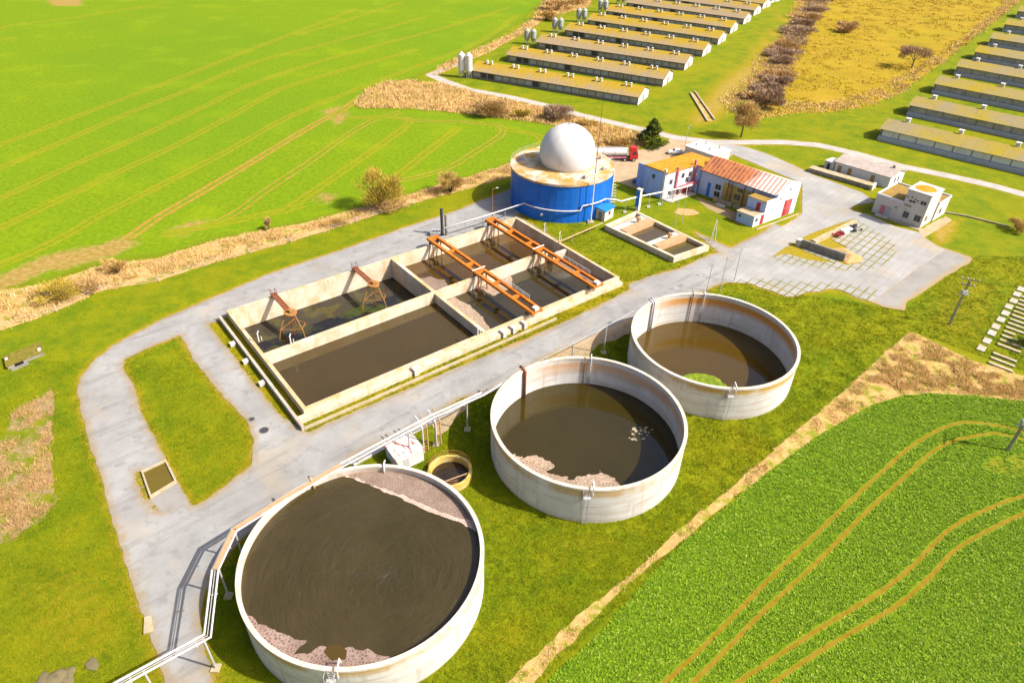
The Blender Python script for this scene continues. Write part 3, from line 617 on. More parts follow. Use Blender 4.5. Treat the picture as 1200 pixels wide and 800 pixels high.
M_barnroof2 = barn_roof_mat('mossy_sheet_roof_grey', (.27, .20, .02), (.245, .20, .125), (.16, .125, .06)); M_wallb2 = paint('pale_blue_render', (.40, .455, .65), .8, .08, .5, (.34, .28, .2), .4)
n = N('mossy_sheet_roof_grey', .9, .15); f = n.noise(.09, 5, .65); g = n.noise(.5, 5, .7)
k = n.mix(n.ramp(f, [(.38, 0.), (.62, 1.)]), (.25, .20, .11), (.30, .22, .02)); k = n.mix(n.m('MULTIPLY', n.step(g, .5, .7), .5), k, (.19, .155, .05)); n.col(k); M_barnroof2 = n.mat
n = N('rusted_corrugated_roof', .7, .3); kk = n.rotz(n.pos, R(45.5)); q = n.sep(kk)
rs = n.m('ADD', n.step(q[0], -72, -66), 0)   # placeholder, replaced below
M_corr = None
def foam_mat(name, c1, c2, sc, hole=(.09, .06, .045)):
    n = N(name, .8, .2); v1 = n.voro(sc, n.vmul(n.pos, (1, 1, .2))); a = n.noise(sc*1.6, 5, .7)
    k = n.mix(n.ramp(n.noise(.35, 4, .6), [(.35, 0.), (.65, 1.)]), c1, c2)
    k = n.mix(n.m('MULTIPLY', n.step(n.m('ADD', v1, n.m('MULTIPLY', a, .25)), .18, .42), .75), k, hole)
    n.col(k); n.bump(n.m('ADD', a, v1), .6, .1); return n.mat
M_foam = foam_mat('scum_foam', (.20, .14, .105), (.27, .195, .15), 4.2, (.11, .075, .055))
M_foam2 = foam_mat('crust_foam', (.21, .14, .11), (.30, .215, .175), 3.2, (.09, .05, .038))
M_foamw = foam_mat('light_foam', (.30, .215, .15), (.38, .285, .21), 2.6, (.13, .085, .05))
M_algae = N('floating_algae', .8, .2); M_algae.col(M_algae.mix(M_algae.step(M_algae.noise(1.1, 5, .7), .4, .65), (.09, .14, .008), (.2, .24, .012))); M_algae = M_algae.mat
M_algd = N('thin_algae_film', .5, .3).col((.035, .045, .006)).mat
# ================================================================== round tanks
TK = [(-15.94, 47.49, 13.43, 5.9, 4.95), (10.84, 70.78, 13.5, 6.25, 1.2), (32.79, 90.83, 13.3, 6.1, .12)]
TL = ['largest looking open round concrete tank in front, filled almost to its rim with dark sludge',
      'middle one of the three open round tanks, half full with foam along its near wall',
      'open round tank farthest from the camera, nearly empty with orange bands inside']
def ladder(mb, x, y, ax, ay, z0, z1, w=.5, off=.25, step=.35):
    tx, ty = -ay, ax; bx, by = x+ax*off, y+ay*off
    for s_ in (-1, 1):
        mb.bar((bx+tx*w/2*s_, by+ty*w/2*s_, z0), (bx+tx*w/2*s_, by+ty*w/2*s_, z1+.9), .06)
        for zz in (z0+.6, (z0+z1)/2, z1-.3): mb.bar((bx+tx*w/2*s_, by+ty*w/2*s_, zz), (x+tx*w/2*s_-ax*.05, y+ty*w/2*s_-ay*.05, zz), .05)
    z = z0+.3
    while z < z1+.1:
        mb.bar((bx-tx*w/2, by-ty*w/2, z), (bx+tx*w/2, by+ty*w/2, z), .04); z += step
    return mb
ladder_px = [(388, 784), (689, 573), (857, 455)]
for i, (cx, cy, r, h, wz) in enumerate(TK):
    t = thing('round_tank', TL[i], 'tank', (cx, cy, 0), 'open round concrete tanks')
    t['group'] = 'open round concrete tanks'
    MB().lathe(cx, cy, [(r-.05, -.2), (r, .25), (r, h-.3)], 128).build('outer_wall', M_tanks[i], t, True)
    MB().lathe(cx, cy, [(r-.36, h-.3), (r-.36, -.2)], 128).build('inner_wall', M_tankins[i], t, True)
    MB().lathe(cx, cy, [(r-.42, h-.3), (r-.42, h), (r+.06, h), (r+.06, h-.3)], 128, True).build('rim', M_rim, t)
    lx, ly = G(*ladder_px[i], h); a = math.atan2(ly-cy, lx-cx); ca, sa = math.cos(a), math.sin(a)
    ladder(MB(), cx+ca*(r+.06), cy+sa*(r+.06), ca, sa, .05 if i else .4, h).build('ladder', M_steel, t)
    mb = MB(); tx, ty = -sa, ca                                  # small railed platform hooked over the rim
    px_, py_ = cx+ca*(r+.1), cy+sa*(r+.1)
    mb.bar((px_-tx*.45+ca*.35, py_-ty*.45+sa*.35, h-1.0), (px_+tx*.45+ca*.35, py_+ty*.45+sa*.35, h-1.0), .75, .06)
    for s_ in (-1, 1):
        for d_ in (.1, .7): mb.bar((px_+tx*.5*s_+ca*d_, py_+ty*.5*s_+sa*d_, h-1), (px_+tx*.5*s_+ca*d_, py_+ty*.5*s_+sa*d_, h+.15), .05)
        mb.bar((px_+tx*.5*s_+ca*.1, py_+ty*.5*s_+sa*.1, h+.12), (px_+tx*.5*s_+ca*.7, py_+ty*.5*s_+sa*.7, h+.12), .05)
    mb.build('ladder_platform', M_steel, t)
    mb = MB()                                                    # white overflow pipe hooked over the rim
    e0 = a+.05; q = (math.cos(e0), math.sin(e0))
    mb.tube([(cx+q[0]*(r+.25), cy+q[1]*(r+.25), h-.8), (cx+q[0]*(r+.25), cy+q[1]*(r+.25), h+.45), (cx+q[0]*(r-.9), cy+q[1]*(r-.9), h+.55), (cx+q[0]*(r-1.1), cy+q[1]*(r-1.1), h-.4)], .09)
    mb.build('overflow_pipe', M_white, t)
    def inner_pipe(px, py, rad, mat, n_=1, nm='inlet_pipe'):
        x, y = G(px, py, h); aa = math.atan2(y-cy, x-cx)
        for k_ in range(n_):
            b_ = aa+k_*.04; q = (math.cos(b_), math.sin(b_)); rr = r-.36-rad-.06
            MB().tube([(cx+q[0]*(r+.5), cy+q[1]*(r+.5), h+.2), (cx+q[0]*(r-.1), cy+q[1]*(r-.1), h+.28), (cx+q[0]*rr, cy+q[1]*rr, h-.1), (cx+q[0]*rr, cy+q[1]*rr, wz-.3)], rad).build(nm, mat, t, True)
    if i == 2:
        inner_pipe(765, 352, .14, M_pipe, 2); inner_pipe(826, 344, .09, M_pipe); inner_pipe(812, 343, .07, M_rust)
    if i == 1:
        inner_pipe(613, 433, .22, M_rust); inner_pipe(693, 418, .09, M_pipe); inner_pipe(686, 418, .06, M_rusto)
    if i == 0:
        inner_pipe(450, 545, .12, M_white); inner_pipe(364, 562, .16, M_pipet)
liq = [liquid('tank_sludge', (.034, .0245, .006), (.047, .034, .011), .1, .6, None), liquid('tank_sludge_dark', (.026, .019, .002), (.033, .023, .003), .1, .05), liquid('tank_sludge_thin', (.056, .033, .004), (.064, .037, .005), .1, .03)]
for i, (cx, cy, r, h, wz) in enumerate(TK):
    mb = MB(); k = 96; mb.add([(cx+(r-.37)*math.cos(2*math.pi*j/k), cy+(r-.37)*math.sin(2*math.pi*j/k), wz) for j in range(k)], [tuple(range(k))])
    o = mb.build('water', liq[i]); tag(o, ['brown rippled sludge brimming in the front tank', 'dark still sludge in the middle tank', 'shallow brown liquid in the far tank'][i], 'sludge', None, 'structure')
def float_sheet(pts, z, mat, name, label, cat, i=None, amp=.25, cell=.25, lift=.03):
    P = psdf(GP(pts, z)); f = jit(P, amp, .9, 17)
    if i is not None:
        cx, cy, r, h, wz = TK[i]
        c = lambda x, y: r-.4-np.hypot(x-cx, y-cy)
        f2 = f
        def f(x, y): return np.minimum(f2(x, y), c(x, y))
        f.bb = P.bb
    o = sheet(f, cell, z+lift, name, mat, None, 'stuff'); return tag(o, label, cat)
float_sheet([(392, 545), (404, 557), (425, 566), (450, 576), (476, 586), (490, 594), (510, 602), (535, 612), (556, 622), (575, 625), (570, 560), (480, 530), (400, 530)], 4.95, M_foam, 'foam', 'pinkish foam crust along the far right edge of the front tank', 'foam', 0, .3)
float_sheet([(404, 557), (425, 566), (450, 576), (476, 586), (490, 594), (510, 602), (535, 612), (556, 622), (562, 618), (556, 610), (530, 604), (505, 596), (488, 587), (470, 580), (440, 569), (415, 559)], 4.95, foam_mat('edge_foam', (.42, .31, .24), (.5, .4, .33), 3.5, (.25, .17, .13)), 'foam', 'whitish foam line edging the far foam crust of the front tank', 'foam', 0, .35, .2, .045)
float_sheet([(276, 713), (290, 718), (304, 730), (330, 742), (357, 750), (372, 757), (395, 762), (412, 758), (436, 764), (462, 771), (470, 800), (380, 815), (270, 760)], 4.95, M_foam2, 'foam', 'mottled brown foam crust along the near left edge of the front tank', 'foam', 0, .35)
float_sheet([(345, 766), (352, 757), (366, 748), (374, 750), (373, 758), (362, 766)], 4.95, liq[0], 'open_pool', 'left of two open pools of sludge in the near foam crust', 'sludge', 0, .12, .15, .05)
float_sheet([(380, 764), (384, 757), (398, 755), (406, 762), (405, 772), (388, 774)], 4.95, liq[2], 'open_pool', 'right of two open pools of sludge in the near foam crust', 'sludge', 0, .12, .15, .05)
float_sheet([(600, 533), (612, 534), (632, 537), (645, 541), (644, 548), (640, 552), (655, 558), (672, 561), (690, 557), (702, 553), (715, 558), (728, 570), (720, 590), (640, 590), (590, 560)], 1.2, M_foamw, 'foam', 'pale foam curving along the near wall of the middle tank', 'foam', 1, 1.0, .15)
sp_ = []
c_ = G(748, 507, 1.2)
for k_ in range(46):
    a = RNG.uniform(0, 6.28); e = abs(RNG.normal(1.05, .45)); q = c_+np.array([math.cos(a)*1.15, math.sin(a)*.95])*e; sp_.append((q, RNG.uniform(.06, .26)))
def splash(x, y): return np.max([r_-np.hypot(x-q[0], (y-q[1])*1.2) for q, r_ in sp_], 0)
splash.bb = (c_[0]-3.5, c_[0]+3.5, c_[1]-3.5, c_[1]+3.5)
tag(sheet(jit(splash, .10, .3, 5), .08, 1.24, 'foam', foam_mat('splash_foam', (.26, .21, .13), (.40, .33, .24), 3.0, (.12, .09, .05)), None, 'stuff'), 'small ring of splash foam at the shade line in the middle tank', 'foam')
float_sheet([(798, 441), (806, 438.5), (817, 437), (830, 438.5), (842, 443), (853, 452), (850, 470), (790, 470)], .12, M_algae, 'algae', 'green patch of algae floating near the front wall of the far tank', 'algae', 2, .3)
# ------------------------------------------------------------------ small round pit beside the front tank
px_, py_ = -7.95, 64.68
t = thing('round_pit', 'small yellow rimmed round pit between the front and middle tanks', 'pit', (px_, py_, 0))
MB().lathe(px_, py_, [(3.0, -.1), (3.0, 1.15), (2.6, 1.15), (2.6, -.1)], 64).build('wall', M_pit, t)
mb = MB()
for j in range(10):
    a = 2*math.pi*j/10; mb.bar((px_+2.85*math.cos(a), py_+2.85*math.sin(a), 1.15), (px_+2.85*math.cos(a), py_+2.85*math.sin(a), 2.05), .05)
for zz in (1.6, 2.05): mb.tube([(px_+2.85*math.cos(2*math.pi*j/40), py_+2.85*math.sin(2*math.pi*j/40), zz) for j in range(34)], .035, 5)
mb.build('railing', M_rusto, t)
mb = MB(); mb.bar((px_-1.4, py_-2.3, .9), (px_+2.5, py_-.2, .9), .12); mb.build('cross_pipe', M_pipet, t)
mb = MB(); mb.add([(px_+2.6*math.cos(2*math.pi*j/40), py_+2.6*math.sin(2*math.pi*j/40), .1) for j in range(40)], [tuple(range(40))])
tag(mb.build('water', liquid('pit_water', (.02, .013, .008), (.028, .018, .01), .3)), 'dark water in the small round pit', 'water', None, 'structure')
# ------------------------------------------------------------------ big rectangular basin
def P3(u, v, z): q = B(u, v); return (q[0], q[1], z)
def brect(mb, u0, u1, v0, v1, z0, z1): return mb.prism([B(u0, v0), B(u1, v0), B(u1, v1), B(u0, v1)], z0, z1)
n = N('basin_wall_concrete', .92, .2); f = n.noise(.35, 6, .65); g = n.noise(.6, 5, .65, n.vmul(n.pos, (1, 1, .3))); z = n.sep(n.pos)[2]
k = n.mix(n.ramp(f, [(.34, 0.), (.66, 1.)]), (.42, .33, .22), (.55, .48, .38)); k = n.mix(n.m('MULTIPLY', n.step(g, .48, .68), .6), k, (.42, .24, .08))
k = n.mix(n.m('MULTIPLY', n.step(n.noise(1.5, 5, .7), .54, .72), .5), k, (.2, .15, .09)); k = n.mix(n.m('MULTIPLY', n.step(z, 1.25, 1.42), n.m('MULTIPLY', n.step(n.noise(.3, 4), .4, .6), .6)), k, (.38, .27, .08))
n.col(k); n.bump(n.noise(6, 4), .3, .06); M_basin = n.mat
bt = thing('settling_basin', 'large sunken rectangular concrete basin divided into four cells of dark water', 'basin', tuple(B(33, 16.5))+(0,))
mb = MB(); ZT = 1.4
brect(mb, 0, 66, 0, .6, -4, ZT).build('outer_wall', M_basin, bt)
brect(MB(), 0, .6, .603, 32.4, -4, ZT).build('outer_wall', M_basin, bt); brect(MB(), 65.4, 66, .603, 32.4, -4, ZT).build('outer_wall', M_basin, bt)
brect(MB(), 0, 66, 32.403, 33, -4, ZT).build('outer_wall', M_basin, bt)
brect(MB(), 33.2, 33.9, .603, 32.397, -4, ZT-.01).build('divider_wall', M_basin, bt)
brect(MB(), .603, 33.197, 16.0, 16.9, -4, ZT-.02).build('divider_wall', M_basin, bt); brect(MB(), 33.903, 61.5, 16.0, 16.8, -4, ZT-.02).build('divider_wall', M_basin, bt)
mb = MB(); brect(mb, 61.503, 62.2, 14.8, 18.2, -4, ZT-.3); brect(mb, 62.203, 65.397, 17.5, 18.2, -4, ZT-.3); mb.build('baffle_wall', M_basin, bt)
mb = MB(); brect(mb, -1.6, -1.15, .2, 35.6, -.2, .95); mb.build('kerb_wall', M_conc, bt)
mb = MB(); brect(mb, -1.145, 47.5, 35.3, 35.65, -.2, .42); mb.build('kerb_wall', M_concy, bt)
mb = MB(); brect(mb, -1.145, 65.9, 33.003, 34.1, -.2, .75); mb.build('ledge', M_basin, bt)
for (u0, v0) in ((-2.7, 8.5), (-2.7, 14.5), (-2.7, 21.5)):
    brect(MB(), u0, u0+.9, v0, v0+.9, -.1, .6).build('buttress', M_concw, bt)
for u0 in (18.2, 36.1, 38.3, 40.8): brect(MB(), u0, u0+.75, 33.3, 34.5, -.1, 1.2).build('sluice_box', M_concw, bt)
for u0, v0 in ((5.2, 16.4), (66.3, 9.5), (66.3, 14.5), (32.0, 32.6), (1.2, 12.5)):    # white standpipes and valve posts on the walls
    mb = MB(); mb.tube([P3(u0, v0, ZT), P3(u0, v0, 3.1), P3(u0+.35, v0-.2, 3.4)], .11); mb.tube([P3(u0+.5, v0, ZT), P3(u0+.5, v0, 2.3)], .07); mb.build('standpipe', M_white, bt)
for u0 in np.arange(34.5, 61, 4.4): MB().bar(P3(u0, 16.4, ZT-.05), P3(u0, 16.4, ZT+.12), .3).build('anchor_plate', M_steel, bt)
def pool(u0, u1, v0, v1, z, mat, label):
    m_ = MB(); m_.add([P3(u0, v0, z), P3(u0, v1, z), P3(u1, v1, z), P3(u1, v0, z)], [(0, 1, 2, 3)])
    tag(m_.build('water', mat), label, 'water', None, 'structure')
pool(.6, 33.2, .6, 16.0, -2.9, liquid('basin_water_dark', (.012, .010, .006), (.02, .016, .012), .2, .03, None, .04, ((.045, .04, .006), .28)), 'black blue water low in the far left basin cell')
pool(.6, 33.2, 16.9, 32.4, -.6, liquid('basin_water_brown', (.046, .030, .008), (.053, .034, .009), .1, .02), 'smooth brown sludge in the near left basin cell')
pool(33.9, 65.4, .6, 16.0, -1.4, liquid('basin_water_tan', (.055, .031, .004), (.075, .038, .009), .16, .03), 'tan murky water in the far right basin cell')
pool(33.9, 65.4, 16.8, 32.4, -1.0, liquid('basin_water_olive', (.030, .023, .008), (.040, .030, .014), .16, .03), 'olive grey water in the near right basin cell')
def bpoly(uvs, z, mat, label, amp=.4, lift=.02):
    f = jit(psdf([B(*q) for q in uvs]), amp, 1.2, 19); o = sheet(f, .3, z+lift, 'foam', mat, None, 'stuff'); tag(o, label, 'foam')
bpoly([(33.9, 17), (37.5, 17), (38.5, 21), (38, 26), (36.5, 30), (33.9, 32)], -1.0, M_foamw, 'brown scum along the divider in the near right basin cell')
bpoly([(43.5, 17), (51.5, 17), (50, 19), (48.5, 21.2), (46.5, 20.5), (44, 21)], -1.0, M_foamw, 'pale scum near the middle of the divider in the near right cell')
bpoly([(62.5, 18.5), (65.4, 18.5), (65.4, 32), (63, 32)], -1.0, M_foam, 'brown scum along the end wall of the near right cell')
bpoly([(34, 6), (38, 7), (40, 10), (38.5, 15.5), (34, 15.8)], -1.4, M_foam, 'thin brown scum in the corner of the far right cell', .6)
bpoly([(.8, 12.2), (3.6, 13), (4.2, 15.7), (.8, 15.9)], -2.9, M_foamw, 'pinkish scum in the corner of the far left cell')
bpoly([(14.6, 11.2), (17, 11.5), (17.4, 13.6), (15, 14)], -2.9, M_foamw, 'small raft of scum in the middle of the far left cell')
bpoly([(18.5, 7), (23, 6), (25, 8), (20.5, 9.5)], -2.9, M_algd, 'thin green algae film in the far left cell', .7)
bpoly([(23, 9), (26, 8.2), (27.5, 10.6), (24, 11.5)], -2.9, M_algd, 'green algae film under the second aerator stand', .6)
# orange travelling bridges
def scraper(u, label):
    t = thing('scraper_bridge', label, 'bridge', tuple(B(u, 16.5))+(ZT,), 'orange bridges across the basin')
    for s_ in (-1, 1):
        mb = MB(); c_ = u+s_*.95
        mb.prism([B(c_-.28, -.9), B(c_+.28, -.9), B(c_+.28, 34.3), B(c_-.28, 34.3)], ZT+.75, ZT+1.3)
        mb.build('girder', M_orange, t)
    for v_ in (-.4, 6.6, 13.2, 16.4, 22, 28, 33.6):
        w_ = 1.3 if v_ in (16.4, 33.6, -.4) else .8
        brect(MB(), u-.665, u+.665, v_-w_/2, v_+w_/2, ZT+.85, ZT+1.24).build('cross_plate', M_orange, t)
    for v_, zb in ((1.6, -1.3), (17.9, -.9)):
        for s_ in (-1, 1):
            MB().bar(P3(u+s_*.95, v_-.6, ZT+.75), P3(u+s_*1.0-.4, v_+.3, zb-.4), .22).build('scraper_leg', M_rust, t)
    for v_ in (.3, 16.4, 32.7):
        mb = MB(); brect(mb, u-1.35, u+1.35, v_-.18, v_+.18, ZT+.28, ZT+.745)
        mb.build('carriage', M_dark, t)
        for s_ in (-1, 1):
            w_ = MB(); w_.tube([P3(u+s_*1.05, v_-.12-.11, ZT+.26), P3(u+s_*1.05, v_-.12-.25, ZT+.26)], .25, 14); w_.build('wheel', M_rust, t)
    brect(MB(), u-.45, u+.45, 33.2, 34.2, ZT+1.303, ZT+1.8).build('drive_cabinet', M_white, t)
    mb = MB()
    for v_ in np.arange(20.5, 31.5, 2): mb.bar(P3(u+1.2, v_, ZT+1.25), P3(u+1.2, v_, ZT+2.15), .05)
    mb.bar(P3(u+1.2, 20.5, ZT+2.15), P3(u+1.2, 30.5, ZT+2.15), .06); mb.bar(P3(u+1.2, 20.5, ZT+1.7), P3(u+1.2, 30.5, ZT+1.7), .04)
    mb.build('handrail', M_white, t)
    mb = MB(); mb.tube([P3(u-1.5, 16.2, ZT+1.5), P3(u+1.5, 16.2, ZT+1.5)], .12); mb.build('cable_drum', M_white, t)
    return t
scraper(43.9, 'rusty orange scraper bridge beside the middle cross wall of the basin')
scraper(59.0, 'rusty orange scraper bridge at the blue tank end of the basin')
# aerator stands in the far left cell
def aerator(u, label):
    t = thing('aerator_stand', label, 'aerator', tuple(B(u, 8))+(-2.9,), 'rusty aerator stands')
    brect(MB(), u-.42, u+.42, .1, 7.3, ZT+.5, ZT+.62).build('gangway', M_rust, t)
    mb = MB()
    for s_ in (-1, 1):
        mb.bar(P3(u+s_*.45, .1, ZT+.55), P3(u+s_*.45, 7.3, ZT+.55), .12, .22)
        for v_ in (.2, 1.2): mb.bar(P3(u+s_*.42, v_, ZT), P3(u+s_*.42, v_, ZT+1.6), .07)
        mb.bar(P3(u+s_*.42, .2, ZT+1.55), P3(u+s_*.42, 1.2, ZT+1.55), .06)
    mb.build('gangway_beam', M_rust, t)
    q = B(u, 8.1); mb = MB()
    mb.lathe(q[0], q[1], [(.55, ZT+.45), (1.15, ZT+.45), (1.15, ZT+.7), (.55, ZT+.7)], 14, True); mb.tube([P3(u, 8.1, ZT+.3), P3(u, 8.1, ZT+1.3)], .4, 10); mb.build('motor_platform', M_rusto, t)
    for a in (R(100), R(215), R(330)):
        d = np.array([math.cos(a), math.sin(a)]); k1 = q+d*1.0; k2 = q+d*2.4; k3 = q+d*2.9
        mb = MB(); mb.bar((k1[0], k1[1], ZT+.5), (k2[0], k2[1], -1.2), .13); mb.bar((k2[0], k2[1], -1.2), (k3[0], k3[1], -3.4), .12); mb.build('leg', M_rusto, t)
    mb = MB(); mb.tube([P3(u, 8.1, -3.3), P3(u, 8.1, ZT+.3)], .1); mb.build('shaft', M_rust, t)
    mb = MB(); f0 = [q+np.array([math.cos(a), math.sin(a)])*2.2 for a in (R(100), R(215), R(330), R(30))]
    for i_, j_ in ((0, 1), (1, 2), (2, 3), (3, 0)): mb.bar((*f0[i_], -.9), (*f0[j_], -.9), .08)
    mb.build('leg_brace', M_rusto, t)
aerator(8.7, 'rusty brown aerator stand on legs at the left end of the basin')
aerator(25.2, 'rusty brown aerator stand on legs nearer the middle of the basin')
# tall dark stacks at the far end of the left bridge
x, y = G(518.5, 276)
t = thing('pump_stack', 'dark upright twin pump stack beside the road at the basin', 'pump', (x, y, 0))
mb = MB(); mb.tube([(x, y, 0), (x, y, 6.4)], .33, 12); mb.build('stack', M_dark, t); mb = MB(); mb.tube([(x+.85, y+.2, 0), (x+.85, y+.2, 5.0)], .3, 12); mb.build('stack', M_concg, t)
mb = MB(); mb.box(x-2.6, x-.5, y-.7, y+.7, 0, .9)
for k_ in range(3): mb.tube([(x-2.3+.7*k_, y-.5, .9), (x-2.3+.7*k_, y-.5, 1.5), (x-1.9+.7*k_, y-.1, 1.6)], .12)
mb.build('valve_group', M_steel, t)
# ------------------------------------------------------------------ small rectangular pit in the left road
PA, PB_, PC, PD = [G(*p) for p in ((165.7, 553.3), (195.2, 539.6), (208, 565.4), (176.6, 584.4))]
t = thing('sump', 'small square concrete sump of olive water in the left road', 'sump', tuple((PA+PC)/2)+(0,))
Q4 = [PA, PB_, PC, PD]; ctr = sum(Q4)/4; mb = MB()
for i_ in range(4):
    a, b = Q4[i_], Q4[(i_+1) % 4]; ai, bi = a+(ctr-a)*.13, b+(ctr-b)*.13
    mb.prism([a, b, bi, ai], -.2, .35)
mb.build('kerb', M_concy, t)
mb = MB(); mb.add([tuple(a+(ctr-a)*.1)+(.14,) for a in Q4][::-1], [(0, 1, 2, 3)])
tag(mb.build('water', liquid('sump_water', (.10, .07, .006), (.11, .078, .008), .3)), 'olive water in the small square sump', 'water', None, 'structure')
# ------------------------------------------------------------------ blue gas holder
bx, by, br, bh = 10.8, 154.85, 12.1, 9.2
t = thing('gas_holder', 'round blue tank with a white ball shaped gas dome on its roof', 'gas tank', (bx, by, 0))
mb = MB(); mb.lathe(bx, by, [(br, -.2), (br, bh-.15)], 48); mb.build('tank_wall', M_blue, t)
mb = MB()
for j in range(8):
    a = 2*math.pi*j/8+.3; mb.bar((bx+(br+.02)*math.cos(a), by+(br+.02)*math.sin(a), 0), (bx+(br+.02)*math.cos(a), by+(br+.02)*math.sin(a), bh-.2), .1, .05)
mb.build('wall_seams', M_blue, t)
MB().lathe(bx, by, [(br+.2, bh-.35), (br+.2, bh+.12), (br-.1, bh+.12), (5.0, bh+.5), (.01, bh+.55)], 96).build('roof_deck', M_deck, t, False)
dz = 12.25; dr = 6.5; dx_, dy_ = bx+.95, by
prof = [(dr*math.cos(a), dz+dr*math.sin(a)) for a in np.linspace(R(-24), R(89.9), 40)]
MB().lathe(dx_, dy_, prof, 96).build('dome', M_dome, t, True)
rb = dr*math.cos(R(-24))
MB().lathe(dx_, dy_, [(rb+.4, bh+.1), (rb+.4, bh+.62), (rb-.1, bh+.66)], 96).build('dome_ring', M_concy, t)
mb = MB(); mb.tube([(dx_, dy_, dz+dr-.1), (dx_, dy_, dz+dr+.5)], .12); mb.tube([(dx_-.4, dy_, dz+dr+.12), (dx_+.4, dy_, dz+dr+.12)], .1); mb.build('dome_valve', M_steel, t)
mb = MB()
for j in range(72):
    a = 2*math.pi*j/72; b_ = 2*math.pi*(j+1)/72; rr = br+.12
    if j % 3 == 0: mb.bar((bx+rr*math.cos(a), by+rr*math.sin(a), bh+.1), (bx+rr*math.cos(a), by+rr*math.sin(a), bh+1.1), .05)
    for zz in (bh+.6, bh+1.1): mb.bar((bx+rr*math.cos(a), by+rr*math.sin(a), zz), (bx+rr*math.cos(b_), by+rr*math.sin(b_), zz), .035)
mb.build('roof_railing', M_steel, t)
for a, hh in ((R(172), 1.0), (R(-62), .8), (R(20), .9), (R(-20), .7)):
    rr = br-2.3; x, y = bx+rr*math.cos(a), by+rr*math.sin(a); mb = MB(); mb.tube([(x, y, bh+.2), (x, y, bh+hh+.3)], .35, 12); mb.bar((x-.7, y, bh+.6), (x+.7, y, bh+.6), .3); mb.build('roof_hatch', M_steel, t)
a = R(-20); mb = MB(); x, y = bx+br*math.cos(a), by+br*math.sin(a)
mb.tube([(x+.3, y, 3.4), (x+.3, y, bh+.5)], .16); mb.build('downpipe', M_white, t)
mb = MB()                                                         # stair at the right flank
for k_ in range(16):
    a = R(-5+k_*1.9); rr = br+.75; mb.bar((bx+br*math.cos(a), by+br*math.sin(a), .6+k_*.56), (bx+(br+1.3)*math.cos(a), by+(br+1.3)*math.sin(a), .6+k_*.56), .42, .08)
mb.build('stair', M_steel, t)
mb = MB(); x, y = G(637, 252, .9); a = math.atan2(y-by, x-bx); mb.tube([(bx+(br-.1)*math.cos(a), by+(br-.1)*math.sin(a), 1.6), (bx+(br+.35)*math.cos(a), by+(br+.35)*math.sin(a), 1.6)], .3, 14); mb.build('manhole', M_steel, t)
# pipe that wraps the blue tank and runs to the basin
def arc_pts(a0, a1, r_, z, k=14): return [(bx+r_*math.cos(a), by+r_*math.sin(a), z) for a in np.linspace(a0, a1, k)]
p0 = tuple(G(520, 267.5, 3.0))+(3.0,); ps = G(614, 238.5, 3.2); a0 = math.atan2(ps[1]-by, ps[0]-bx)
t = thing('gas_pipe', 'pale thin pipe on posts running from the basin round the blue tank', 'pipe', (p0[0], p0[1], 0))
aa = math.atan2(*(G(680, 246.5, 3.2)-np.array([bx, by]))[::-1]); ab = math.atan2(*(G(716, 236, 4.2)-np.array([bx, by]))[::-1])
if a0 > 0: a0 -= 2*math.pi
run = [p0, tuple(G(570, 252.5, 3.1))+(3.1,)]+arc_pts(a0, aa, br+.45, 3.2)+[(bx+(br+.45)*math.cos(aa+.03), by+(br+.45)*math.sin(aa+.03), 4.2)]+arc_pts(aa+.05, ab, br+.45, 4.3, 6)
mb = MB(); mb.tube(run, .17, 8); mb.build('pipe', M_pipe, t, True)
for px, py in ((545, 259), (592, 245), (566, 253)):
    q = G(px, py, 3.0); mb = MB(); mb.bar((q[0], q[1], 0), (q[0], q[1], 3.0), .14); mb.build('post', M_steel, t)
for a in np.linspace(a0+.15, aa-.1, 5):
    mb = MB(); mb.bar((bx+(br-.05)*math.cos(a), by+(br-.05)*math.sin(a), 3.1), (bx+(br+.5)*math.cos(a), by+(br+.5)*math.sin(a), 3.1), .08); mb.build('bracket', M_steel, t)
# pipe to the office
t = thing('heating_pipe', 'white pipe on thin posts from the blue tank to the office building', 'pipe', tuple(G(746, 250))+(0,))
hp = [(bx+(br+.4)*math.cos(ab), by+(br+.4)*math.sin(ab), 4.3)]+[tuple(G(px, py, z))+(z,) for px, py, z in ((721, 234, 3.6), (728, 236, 3.3), (746, 231, 3.4), (779, 224.5, 3.5), (800, 220, 3.6), (811, 216.5, 3.8))]
mb = MB(); mb.tube(hp, .2, 8); mb.build('pipe', M_white, t, True)
for px, py in ((734, 234), (762, 228), (775, 225), (790, 222)):
    q = G(px, py, 3.3); mb = MB(); mb.bar((q[0], q[1], 0), (q[0], q[1], 3.4), .13); mb.build('post', M_steel, t)
    mb = MB(); mb.box(q[0]-.4, q[0]+.4, q[1]-.4, q[1]+.4, -.1, .25); mb.build('footing', M_concw, t)
# tall mast in front of the blue tank
q = G(692, 261)
t = thing('lightning_mast', 'very tall thin mast in front of the blue tank', 'mast', tuple(q)+(0,))
mb = MB(); mb.tube([(q[0], q[1], 0), (q[0], q[1], 12)], .16, 8, .12); mb.build('lower_pole', M_white, t); mb = MB(); mb.tube([(q[0], q[1], 12), (q[0]+.1, q[1], 27)], .1, 8, .04); mb.build('upper_pole', M_rust, t)
mb = MB(); mb.box(q[0]-.7, q[0]+.7, q[1]-.7, q[1]+.7, -.1, .35); mb.build('footing', M_concy, t)
